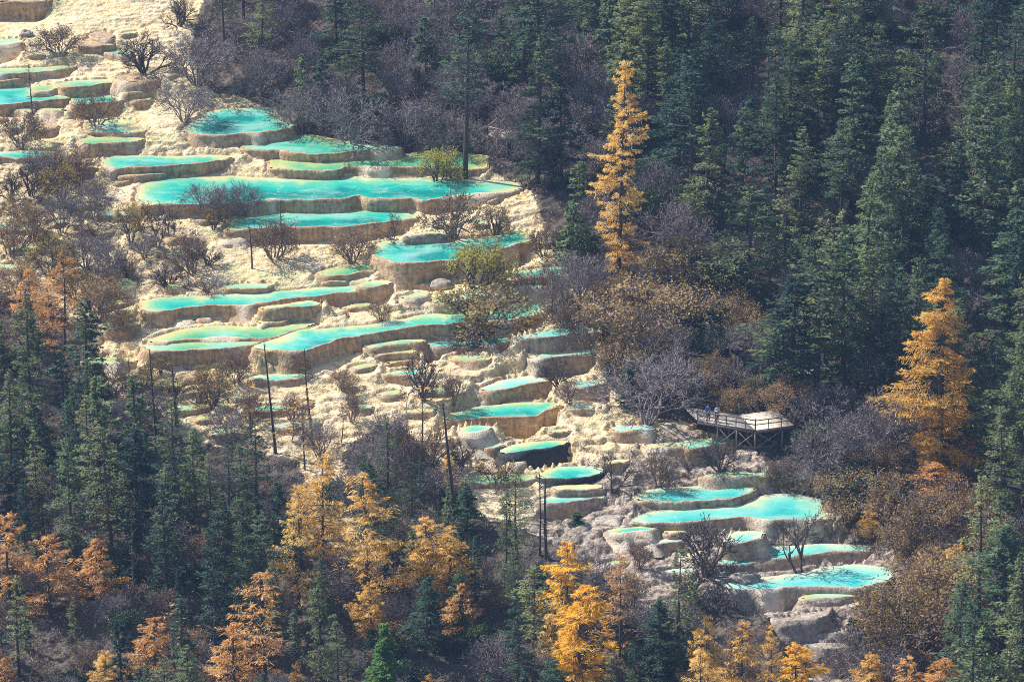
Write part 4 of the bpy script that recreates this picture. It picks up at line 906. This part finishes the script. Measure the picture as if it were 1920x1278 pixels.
# bare poles of dead trees: x foot, foot, x top, top, radius, label
for a in [(67,262,60,125,.14,'dead pole beside the upper left pools'),(295,845,287,655,.2,'tall thin dead trunk left of the second one'),(332,800,326,690,.26,'short thick dead trunk with a broken top'),
          (517,850,500,645,.2,'slim dead trunk in front of the cream pool wall'),(585,815,574,655,.17,'dead larch pole with short side stubs'),(473,504,468,422,.13,'bare pole on the flat cream travertine'),
          (530,482,528,378,.11,'slim bare pole rising in front of the long turquoise pool'),(853,965,832,755,.28,'leaning tall dark dead trunk beside the lower pools'),(1012,1040,1010,880,.14,'thinnest of the dead poles below the lowest cascade'),
          (1024,1045,1022,895,.22,'thickest of the dead poles below the lowest cascade'),(1035,585,1036,506,.12,'short dead pole at the right edge of the pools'),
          (1853,1045,1850,930,.13,'dead pole above the lower right firs'),(512,62,508,-20,.12,'dead pole among grey shrubs near the top'),(327,448,325,395,.06,'thin stick beside the leaning dark trees'),(1441,200,1438,60,.16,'pale dead trunk inside the dark fir forest'),
          (250,1130,252,950,.16,'grey dead trunk in the lower left forest'),(190,700,196,640,.07,'thin dead stick at the left forest edge')]:
    p = ground_at(a[0], a[1]); m = np.linalg.norm(p - CP) / FPX; h = (a[1] - a[3]) * m / math.cos(PITCH); lean = (a[2] - a[0]) * m / h
    tk, st = snag(int(a[0]) + 5, h, a[4] * .8, lean, 28 if h > 4 else 6, 1.1)
    o = link('dead_trunk', tk.mesh('dead_trunk', M_SNAG, True)); o.location = p
    o['label'] = a[5]; o['category'] = 'dead tree'; o['group'] = 'dead tree trunks'

# ------------------------------------------------------------------ forest fill
OPEN = [(-200,-200),(380,-200),(400,30),(380,100),(420,150),(500,190),(620,265),(740,285),(930,290),(985,345),(1005,380),(1060,480),(1100,560),(1115,640),(1130,740),(1300,780),(1480,770),(1490,830),(1440,860),(1450,910),(1560,935),(1590,1000),(1690,1040),(1690,1075),(1620,1140),(1600,1278),(1540,1300),(1420,1150),(1300,1090),(1250,1150),(1190,1150),(1130,1060),(1000,1000),(880,960),(840,880),(720,790),(640,840),(560,800),(520,850),(440,790),(400,850),(300,790),(230,720),(170,660),(140,520),(60,500),(-200,500)]
RF = [(380,-200),(2100,-200),(2100,1500),(1640,1500),(1620,1200),(1720,1080),(1620,960),(1480,870),(1500,800),(1380,760),(1150,740),(1120,600),(1060,480),(1010,360),(930,270),(720,270),(620,240),(500,170),(400,80)]
LF = [(-160,640),(60,640),(180,720),(260,800),(340,860),(420,900),(520,900),(600,960),(700,900),(780,900),(900,980),(1000,1030),(1120,1100),(1250,1190),(1400,1280),(1640,1400),(1640,1620),(-160,1620)]
BAND = [(380,-200),(900,-200),(1100,100),(1250,300),(1300,500),(1400,700),(1620,760),(1760,900),(1640,1300),(1100,900),(1000,350),(600,260)]
OK_LOOK = [p for p in PLANTS]
placed = [(p[2][0], p[2][1], 1.6) for p in PLANTS]
grid = {}
def gadd(x, y, r): grid.setdefault((int(x // 4), int(y // 4)), []).append((x, y, r))
for q in placed: gadd(*q)
def gfree(x, y, r):
    a, b = int(x // 4), int(y // 4)
    for i in (-1, 0, 1):
        for j in (-1, 0, 1):
            for X, Y, R in grid.get((a + i, b + j), ()):
                if (X - x) ** 2 + (Y - y) ** 2 < ((r + R) * 0.5) ** 2 * 4 * 0.5: return False
    return True
SPECIAL = [(1163, 508, 130, 62), (1765, 880, 520, 90), (930, 305, 225, 40), (1400, 850, 750, 100)]   # keep these in plain sight
for a in PLANTS: pass
rng = random.Random(11)
LP = [(o[2], o[3], o[1]) for o in PLANTS if o[1] in ('gold', 'yellow', 'rust')]
lp = []
for p, h, k in LP:
    u0, v0, _ = project(p); u1, v1, _ = project(p + np.array([0, 0, h])); lp.append((u0, v0, v1, 38 if h < 15 else 70))
SH = np.array([-SUN.x, -SUN.y]); SHL = np.linalg.norm(SH); SH = SH / SHL; TE = SUN.z / SHL
KEEPLIT = [(o[2], o[3]) for o in PLANTS if o[1] in ('gold', 'yellow', 'rust', 'bright')] + [(at_base(1400, 795), 1.0), (at_base(1350, 790), 1.0), (at_base(1450, 795), 1.0)]
NOSTAND = [[(1230, 600), (1450, 600), (1450, 830), (1250, 830)]]
def shades(x, y, h):
    for q, hq in KEEPLIT:
        rx, ry = q[0] - x, q[1] - y; t_ = rx * SH[0] + ry * SH[1]
        if t_ > -1 and abs(rx * SH[1] - ry * SH[0]) < 2.3 and h - t_ * TE > 0.35 * hq: return True
    return False
counts = {}
def try_place(kind, region, hrange, rad, tries, cap, prefer=None, wf=None):
    c = 0; U = [a for a, b in region]; Vv = [b for a, b in region]
    for _ in range(tries):
        if c >= cap: break
        v = rng.uniform(min(Vv), max(Vv)); u = rng.uniform(max(min(U), -90), min(max(U), 2010))
        if not inpoly([u], [v], region)[0]: continue
        if prefer and not prefer(u, v): continue
        q = at_base(u, v); x, y = q[0], q[1]
        if not gfree(x, y, rad): continue
        z = terr(x, y); h = rng.uniform(*hrange); ok = False
        for s in (1, .8, .65):
            hh = h * s; bad = False
            for f in (0.35, 0.6, 0.8, 0.97):
                uu, vv, _ = project((x, y, z + hh * f))
                dw = (1 - f) * 26 + 6
                if inpoly([uu, uu - dw, uu + dw], [vv, vv, vv], OPEN).any(): bad = True; break
                for (lu, lv, lt, lw) in lp:
                    if v > lv - 5 and abs(uu - lu) < lw and lt - 10 < vv < lv - 0.25 * (lv - lt): bad = True; break
                if bad: break
                for (lu, lv, lt, lw) in SPECIAL:
                    if v > lv - 5 and abs(uu - lu) < lw and lt - 10 < vv < lv: bad = True; break
                if bad: break
            if not bad: ok = True; break
        if not ok: continue
        if hrange[1] > 6.6 and (shades(x, y, hh) or inpoly([u], [v], NOSTAND[0])[0]): continue
        gadd(x, y, rad); plant(kind, (x, y, z), hh, None if wf is None else wf * hh / 13); c += 1
    counts[kind] = counts.get(kind, 0) + c
band = lambda u, v: inpoly([u], [v], BAND)[0]
try_place('fir', RF, (10, 18), 1.95, 9000, 165, lambda u, v: not band(u, v) or rng.random() < 0.12)
try_place('fir', LF, (6, 12.5), 1.45, 8000, 96, None, .82)
try_place('grey', RF, (3.5, 6.5), 1.7, 7000, 185, lambda u, v: band(u, v) or rng.random() < 0.55)
try_place('grey', LF, (2.5, 5), 1.6, 3000, 60)
try_place('rhodo', RF, (2.0, 4.0), 1.6, 3000, 80)
try_place('tan', [(1080,520),(1350,560),(1500,800),(1880,960),(1960,1300),(1640,1320),(1720,1090),(1580,950),(1480,870),(1350,760),(1130,700)], (2.5, 4.5), 1.6, 900, 45)
try_place('brown', LF, (2, 3.5), 1.4, 2500, 50)
try_place('young', LF, (3, 7), 1.3, 2500, 50)
try_place('rhodo', LF, (2, 3), 1.4, 1500, 40)
OPEN_ = OPEN; OPEN = [(0, 0), (1, 0), (0, 1)]
try_place('olive', LEFTZ, (1.6, 2.8), 1.5, 600, 5)
try_place('dark', LEFTZ, (1.4, 2.6), 1.4, 600, 4)
OPEN = OPEN_
try_place('young', RF, (4, 8), 1.5, 2500, 50)
print('COUNTS', counts, len(PLANTS))

# ------------------------------------------------------------------ low undergrowth of the forest floor (nobody could count it)
def mat_brush():
    m, t, b = newmat('undergrowth'); P = geo(t)
    n = noise(t, 0.22, 4, 0.6, P); n2 = noise(t, 2.0, 3, 0.6, P)
    a = ramp(t, n2, [(0.35, (0.10, 0.055, 0.045)), (0.65, (0.30, 0.19, 0.14))])
    g = ramp(t, n2, [(0.35, (0.03, 0.05, 0.025)), (0.65, (0.12, 0.13, 0.06))])
    v = ramp(t, n2, [(0.35, (0.13, 0.10, 0.11)), (0.65, (0.33, 0.27, 0.28))])
    c = mixc(t, ramp(t, n, [(0.40, 0.0), (0.46, 1.0)]), g, v); c = mixc(t, ramp(t, n, [(0.54, 0.0), (0.60, 1.0)]), c, a)
    t.links.new(c, b.inputs['Base Color']); b.inputs['Roughness'].default_value = 0.9
    return m
nr = np.random.default_rng(5)
bx = nr.uniform(-66, 66, 60000); by = nr.uniform(-74, 95, 60000)
bi = np.searchsorted(XS, bx).clip(0, len(XS) - 1); bj = np.searchsorted(YS, by).clip(0, len(YS) - 1)
tv = trav[bj, bi]; keep = (~fixed[bj, bi]) & (nr.random(60000) < np.where(tv < 0.3, 0.55, np.where(tv < 0.7, 0.10, 0.004)))
bx, by = bx[keep], by[keep]; bz = T[bj[keep], bi[keep]]; K = 13
c = np.repeat(np.stack([bx, by, bz], 1), K, 0); n = len(c); rr = np.repeat(nr.uniform(.25, .75, len(bx)), K)
off = nr.normal(0, 1, (n, 3)) * rr[:, None] * np.array([.7, .7, .35]); off[:, 2] = np.abs(off[:, 2]) + 0.1
A = unit(nr.normal(0, .7, (n, 3)) + np.array([0, 0, .8]))
V, F = cards(c + off, A, unit(nr.normal(0, 1, (n, 3))), nr.uniform(.10, .34, n), nr.uniform(.012, .05, n), nr)
link('undergrowth', mesh_np('undergrowth', V, F, mat_brush()), kind='stuff')

# ------------------------------------------------------------------ timber platforms, people, paths
def poly_prism(mb, pts, z0, z1):
    k = len(pts); V = [(x, y, z1) for x, y in pts] + [(x, y, z0) for x, y in pts]
    for i in range(1, k - 1): mb.add([V[0], V[i], V[i + 1]] + [V[i + 1]], [[0, 1, 2, 3]])
    for i in range(k):
        j = (i + 1) % k; mb.add([V[i], V[k + i], V[k + j], V[j]], [[0, 1, 2, 3]])
def planks(mb, a, b, c, d, z, nplank, th=0.06, gap=0.02):
    """planks run from edge a-d to edge b-c"""
    a, b, c, d = [np.asarray(q, float)[:2] for q in (a, b, c, d)]
    for i in range(nplank):
        s0, s1 = (i + gap) / nplank, (i + 1 - gap) / nplank
        q = [a + (d - a) * s0, b + (c - b) * s0, b + (c - b) * s1, a + (d - a) * s1]
        dz = random.uniform(-.008, .008)
        V = [(x, y, z + dz) for x, y in q] + [(x, y, z - th) for x, y in q]
        mb.add(V, [[0, 1, 2, 3], [7, 6, 5, 4], [0, 4, 5, 1], [1, 5, 6, 2], [2, 6, 7, 3], [3, 7, 4, 0]])
def railing(root, a, b, z, mat, n, hgt=1.05, rails=(1.0, .55)):
    a = np.asarray(a, float)[:2]; b = np.asarray(b, float)[:2]
    for i in range(n + 1):
        q = a + (b - a) * i / n; mb = MB(); mb.box((q[0], q[1], z), (q[0], q[1], z + hgt + (0.12 if i in (0, n) else 0)), 0.12 if i in (0, n) else 0.09)
        link('railing_post', mb.mesh('railing_post', mat), root)
    for r in rails:
        mb = MB(); mb.box((a[0], a[1], z + r), (b[0], b[1], z + r), 0.07, 0.09); link('rail', mb.mesh('rail', mat), root)
def legs(root, pts, z, mat, brace=True, th=.15):
    tops = []
    for (x, y) in pts:
        g = terr(x, y) - .2; mb = MB(); mb.box((x, y, g), (x, y, z - .18), th); link('support_post', mb.mesh('support_post', mat), root); tops.append((x, y, g))
    if brace:
        for (x0, y0, g0), (x1, y1, g1) in zip(tops[:-1], tops[1:]):
            mb = MB(); h0 = max(g0, g1) + .3
            mb.box((x0, y0 - .03, h0), (x1, y1 - .03, z - .3), .08); mb.box((x0, y0 + .06, z - .3), (x1, y1 + .06, h0), .08); mb.box((x0, y0 + .12, h0 + .1), (x1, y1 + .12, h0 + .1), .07)
            link('brace', mb.mesh('brace', mat), root)
# main viewing platform
foot = ground_at(1415, 852); m = np.linalg.norm(foot - CP) / FPX
ZD = foot[2] + (848 - 806) * m / math.cos(PITCH)
cz = lambda u, v, z: at_z(u, v, z)[:2]
Lc, Fc, Rc = cz(1308, 788, ZD), cz(1416, 806, ZD), cz(1489, 797, ZD)
Bc = Rc + (cz(1378, 770, ZD) - cz(1416, 806, ZD)) * .8
BL = Lc + (cz(1378, 770, ZD) - cz(1416, 806, ZD)) * 0.75
root = bpy.data.objects.new('viewing_platform', None); COL.objects.link(root)
def W(o): return o
mb = MB(); planks(mb, Lc, Fc, Bc + (Fc - Rc), BL, ZD, 20); Mid = Bc + (Fc - Rc)
planks(mb, Fc, Rc, Bc, Mid, ZD - .001, 18)
link('deck', mb.mesh('deck', M_DECK), root)
mb = MB()
for a_, b_ in ((Lc, Fc), (Fc, Rc), (Rc, Bc)):
    mb.box((a_[0], a_[1] - .05, ZD - .2), (b_[0], b_[1] - .05, ZD - .2), .10, .24)
link('edge_beam', mb.mesh('edge_beam', M_POST), root)
railing(root, Lc, Fc, ZD, M_POST, 6); railing(root, Fc, Rc, ZD, M_POST, 3); railing(root, BL, Mid, ZD, M_POST, 5)
lp_ = [Lc + (Fc - Lc) * f for f in (.35, .68)] + [Fc + np.array([0, .1])] + [Fc + (Rc - Fc) * f for f in (.7,)]
legs(root, lp_, ZD, M_POSTG)
legs(root, [q + (Mid - Fc) * .45 for q in lp_[1:]], ZD, M_POSTG, False)
root['label'] = 'wooden viewing platform on braced posts with brown railings, holding two people'; root['category'] = 'viewing platform'
# small upper platform
f2 = ground_at(917, 305); m = np.linalg.norm(f2 - CP) / FPX; Z2 = f2[2] + 40 * m / math.cos(PITCH)
a2, b2 = cz(914, 253, Z2), cz(950, 262, Z2); dv = cz(935, 240, Z2) - cz(918, 253, Z2)
root = bpy.data.objects.new('lookout_platform', None); COL.objects.link(root)
mb = MB(); planks(mb, a2, b2, b2 + dv, a2 + dv, Z2, 12); link('deck', mb.mesh('deck', M_DECK), root)
railing(root, a2, b2, Z2, M_POSTG, 2); railing(root, a2, a2 + dv, Z2, M_POSTG, 1)
legs(root, [a2, (a2 + b2) / 2, b2], Z2, M_POSTG); root['label'] = 'small grey timber lookout on posts above the end of the green pool'; root['category'] = 'lookout'
# boardwalk pieces glimpsed among the trees
for u0, v0, u1, v1, wd_, lb in [(55, 1128, 110, 1146, 1.6, 'boardwalk piece under the rusty larches at the lower left'), (335, 1246, 412, 1277, 1.6, 'pale boardwalk in a gap near the bottom edge'), (195, 1160, 222, 1178, 1.5, 'short boardwalk piece between two rusty larches'),
                            (1508, 702, 1535, 712, 1.5, 'weathered boardwalk piece under dark firs behind the platform'), (1845, 905, 1920, 925, 1.8, 'boardwalk steps in shade at the right edge')]:
    a_ = ground_at(u0, v0); b_ = ground_at(u1, v1); z = max(a_[2], b_[2]) + .25; d = b_[:2] - a_[:2]; nn_ = np.array([-d[1], d[0]]) / np.linalg.norm(d) * wd_
    root = bpy.data.objects.new('boardwalk', None); COL.objects.link(root); L = np.linalg.norm(d)
    mb = MB(); planks(mb, a_[:2], a_[:2] + nn_, b_[:2] + nn_, b_[:2], z, int(L / .22)); link('planks', mb.mesh('planks', M_DECK), root)
    legs(root, [a_[:2] + d * f + nn_ * .1 for f in (.05, .5, .95)], z + .1, M_POST, False, .1); root['label'] = lb; root['category'] = 'boardwalk'

def skin(name, verts, edges, rad, mat, parent, sub=2):
    me = bpy.data.meshes.new(name); me.from_pydata(verts, edges, []); me.materials.append(mat)
    o = bpy.data.objects.new(name, me); COL.objects.link(o); o.parent = parent
    sm = o.modifiers.new('skin', 'SKIN'); sm.use_smooth_shade = True
    for i, r in enumerate(rad):
        me.skin_vertices[0].data[i].radius = (r, r) if np.isscalar(r) else r
    me.skin_vertices[0].data[0].use_root = True
    o.modifiers.new('sub', 'SUBSURF').levels = sub; o.modifiers['sub'].render_levels = sub
    return o
def person(loc, rz, jacket, trousers, hair, label, lean, arms):
    root = bpy.data.objects.new('person', None); COL.objects.link(root); root.location = loc; root.rotation_euler = (0, 0, rz)
    M_SKIN = mat_plain('skin', (0.55, 0.36, 0.26)); MJ = mat_plain('jacket_cloth', jacket, .8); MT = mat_plain('trouser_cloth', trousers, .9); MH = mat_plain('hair', hair, .6); MS = mat_plain('shoe', (.05, .05, .05))
    y = lean
    # one body: pelvis root, spine, neck, head, legs, arms with hands
    B_ = {'pel': (0, 0, .93), 'wai': (0, y * .3, 1.08), 'che': (0, y * .8, 1.30), 'nek': (0, y, 1.47), 'hd0': (0, y * 1.1, 1.56), 'hd1': (0, y * 1.15, 1.68),
          'hl': (.09, 0, .90), 'kl': (.11, .03, .50), 'al': (.11, -.02, .09), 'tl': (.12, .12, .04), 'hr': (-.09, 0, .90), 'kr': (-.12, .06, .50), 'ar': (-.13, 0, .09), 'tr': (-.14, .14, .04)}
    E_ = [('pel', 'wai'), ('wai', 'che'), ('che', 'nek'), ('nek', 'hd0'), ('hd0', 'hd1'), ('pel', 'hl'), ('hl', 'kl'), ('kl', 'al'), ('al', 'tl'), ('pel', 'hr'), ('hr', 'kr'), ('kr', 'ar'), ('ar', 'tr')]
    R_ = dict(pel=.125, wai=.115, che=.135, nek=.055, hd0=.085, hd1=.085, hl=.085, kl=.058, al=.04, tl=.035, hr=.085, kr=.058, ar=.04, tr=.035)
    for sd, (el, ha) in zip((1, -1), arms):
        t_ = 'L' if sd > 0 else 'R'
        B_['s' + t_] = (sd * .185, y * .9, 1.40); B_['e' + t_] = el; B_['w' + t_] = ha
        E_ += [('che', 's' + t_), ('s' + t_, 'e' + t_), ('e' + t_, 'w' + t_)]; R_['s' + t_] = .055; R_['e' + t_] = .042; R_['w' + t_] = .026
        for f in range(5):
            nm = 'f%d%s' % (f, t_); B_[nm] = (ha[0] + sd * (f - 2) * .02 * (1 if f else 1.8), ha[1] + (.10 if f else .05) + .006 * f, ha[2] - .03 - .01 * (f % 2)); E_.append(('w' + t_, nm)); R_[nm] = .009
    ks = list(B_); ix = {k: i for i, k in enumerate(ks)}
    skin('body', [B_[k] for k in ks], [(ix[a], ix[b]) for a, b in E_], [R_[k] for k in ks], M_SKIN, root)
    def sub_(name, keys, edges, grow, mat, ends=None):
        vs = [(ends or {}).get(k, B_[k]) for k in keys]; ii = {k: i for i, k in enumerate(keys)}
        return skin(name, vs, [(ii[a], ii[b]) for a, b in edges], [R_[k] + grow for k in keys], mat, root)
    sub_('jacket', ['pel', 'wai', 'che', 'nek', 'sL', 'eL', 'wL', 'sR', 'eR', 'wR'], [('pel', 'wai'), ('wai', 'che'), ('che', 'nek'), ('che', 'sL'), ('sL', 'eL'), ('eL', 'wL'), ('che', 'sR'), ('sR', 'eR'), ('eR', 'wR')], .035, MJ)
    sub_('trousers', ['pel', 'hl', 'kl', 'al', 'hr', 'kr', 'ar'], [('pel', 'hl'), ('hl', 'kl'), ('kl', 'al'), ('pel', 'hr'), ('hr', 'kr'), ('kr', 'ar')], .022, MT)
    for a_, t_ in (('al', 'tl'), ('ar', 'tr')): sub_('shoe', [a_, t_], [(a_, t_)], .018, MS)
    # head details: hair cap, ears, nose
    mb = MB(); hc = np.array([0, y * 1.13 - .012, 1.655])
    for i in range(7):
        for j in range(12):
            q = []
            for (ii, jj) in ((i, j), (i, j + 1), (i + 1, j + 1), (i + 1, j)):
                th = ii / 7 * 1.75; ph = jj / 12 * 2 * math.pi; r = .122
                zz = math.cos(th); q.append(hc + np.array([math.sin(th) * math.cos(ph) * .105, math.sin(th) * math.sin(ph) * .118 - .012, zz * .115]))
            mb.quad(q)
    link('hair', mb.mesh('hair', MH, True), root)
    mb = MB(); mb.box(hc + (0, .10, -.04), hc + (0, .135, -.05), .03, .04); link('nose', mb.mesh('nose', M_SKIN), root)
    root['label'] = label; root['category'] = 'person'; return root
pa = at_z(1328, 789, ZD); pb = at_z(1343, 791, ZD)
inw = (Mid - Fc) / np.linalg.norm(Mid - Fc) * .35
person((pa[0], pa[1] + .15, ZD), 2.6, (.03, .12, .42), (.03, .035, .06), (.02, .015, .012), 'person in a blue jacket standing at the platform railing', .05, [((.24, .10, 1.14), (.17, .32, 1.08)), ((-.24, .10, 1.14), (-.17, .32, 1.10))])
person((pb[0] + .05, pb[1] + .2, ZD), 3.5, (.55, .55, .58), (.05, .05, .07), (.03, .02, .015), 'person in a pale grey jacket leaning towards the platform railing', .12, [((.25, .12, 1.16), (.14, .38, 1.20)), ((-.26, .02, 1.12), (-.24, .16, .94))])

# rocks: a handful of separate boulders
def boulder(u, v, r, mat_grey, label):
    p = ground_at(u, v); bmv = []; n1, n2 = 14, 20
    for i in range(n1 + 1):
        for j in range(n2):
            th = math.pi * i / n1; ph = 2 * math.pi * j / n2
            bmv.append((math.sin(th) * math.cos(ph), math.sin(th) * math.sin(ph), math.cos(th)))
    A_ = np.array(bmv); k = 1 + .28 * fbm(A_[:, 0] * 1.6 + u, A_[:, 1] * 1.6, A_[:, 2] * 1.6, 3, 3)
    A_ = A_ * k[:, None] * np.array([1.3, .9, .7]) * r
    F = [[i * n2 + j, (i + 1) * n2 + j, (i + 1) * n2 + (j + 1) % n2, i * n2 + (j + 1) % n2] for i in range(n1) for j in range(n2)]
    me = mesh_np('boulder', A_, F, M_WALL, smooth=True, attrs=dict(grey=np.full(len(A_), mat_grey), wet=np.zeros(len(A_)), flow=np.zeros(len(A_))))
    o = link('boulder', me); o.location = (p[0], p[1], p[2] + r * .25); o['label'] = label; o['category'] = 'boulder'; o['group'] = 'boulders on the travertine'
boulder(48, 67, .7, 1., 'small grey boulder left of a dark brown shrub at the upper left')
boulder(829, 540, 1.0, .9, 'grey boulder left of the yellow green shrub beside the pools')
boulder(1300, 800, .35, .3, 'little white stone beside the shrub under the platform')
boulder(492, 527, .18, 1., 'tiny dark stone on the flat cream travertine')
boulder(1395, 1095, 1.2, 1., 'grey boulder at the left end of the lowest pool')
boulder(455, 748, .5, .4, 'pale boulder below the green pool wall')

# ------------------------------------------------------------------ haze
hv = [(x, y, z) for z in (-75, 145) for y in (-402, 400) for x in (-350, 350)]
mb = MB(); mb.add(hv, [[0, 2, 3, 1], [4, 5, 7, 6], [0, 1, 5, 4], [2, 6, 7, 3], [0, 4, 6, 2], [1, 3, 7, 5]])
M_HZ = bpy.data.materials.new('haze'); M_HZ.use_nodes = True; t = M_HZ.node_tree; t.nodes.remove(t.nodes['Principled BSDF'])
pv = t.nodes.new('ShaderNodeVolumePrincipled'); pv.inputs['Color'].default_value = (0.36, 0.58, 1.0, 1); pv.inputs['Density'].default_value = 0.00013
t.links.new(pv.outputs[0], t.nodes['Material Output'].inputs['Volume'])
link('haze', mb.mesh('haze', M_HZ), kind='stuff')

# ------------------------------------------------------------------ a label for every plant: the kind, and where it stands from a landmark
LM = [('the tall narrow golden larch', 1163, 440), ('the wooden viewing platform', 1400, 800), ('the big golden larch on the right', 1765, 800), ('the highest turquoise pool', 445, 235), ('the long turquoise pool', 600, 360),
      ('the small grey lookout', 930, 280), ('the lowest turquoise pool', 1520, 1085), ('the black wet wall', 1010, 860), ('the leaning tall dead trunk', 845, 900), ('the short thick dead trunk', 328, 760),
      ('the bare pole on flat travertine', 472, 480), ('the tall cream cliff wall', 925, 680), ('the top left corner', 0, 0), ('the top right corner', 1920, 0), ('the bottom left corner', 0, 1278), ('the bottom right corner', 1920, 1278),
      ('the bright green fir tip', 725, 1220), ('the bright yellow larches', 1080, 1120), ('the upper left green pools', 60, 180), ('the middle of the right edge', 1920, 640), ('the middle of the top edge', 960, 0),
      ('the middle of the left edge', 0, 640), ('the dry grey terraces', 1500, 1200)]
DIRS = ['right of', 'upper right of', 'above', 'upper left of', 'left of', 'lower left of', 'below', 'lower right of']
ORD = ['', 'second ', 'third ', 'fourth ', 'fifth ', 'sixth ', 'seventh ', 'eighth ', 'ninth ', 'tenth '] + ['%dth ' % i for i in range(11, 60)]
buck = {}
for o, k, p, h, lb in PLANTS:
    u, v, _ = project(p + np.array([0, 0, h * .5])); u = min(max(u, -40), 1960); v = min(max(v, -20), 1300)
    if lb: o['label'] = lb; continue
    j = min(range(len(LM)), key=lambda i: (LM[i][1] - u) ** 2 + (LM[i][2] - v) ** 2)
    a = math.atan2(LM[j][2] - v, u - LM[j][1]); dr = int(round(a / (math.pi / 4))) % 8
    buck.setdefault((LOOK[k], j, dr), []).append((math.hypot(u - LM[j][1], v - LM[j][2]), o))
for (lk, j, dr), L in buck.items():
    L.sort(key=lambda q: q[0])
    for i, (d, o) in enumerate(L):
        if len(L) == 1: o['label'] = '%s %s %s' % (lk, DIRS[dr], LM[j][0])
        else: o['label'] = '%s, %snearest %s %s' % (lk, ORD[i], DIRS[dr], LM[j][0])
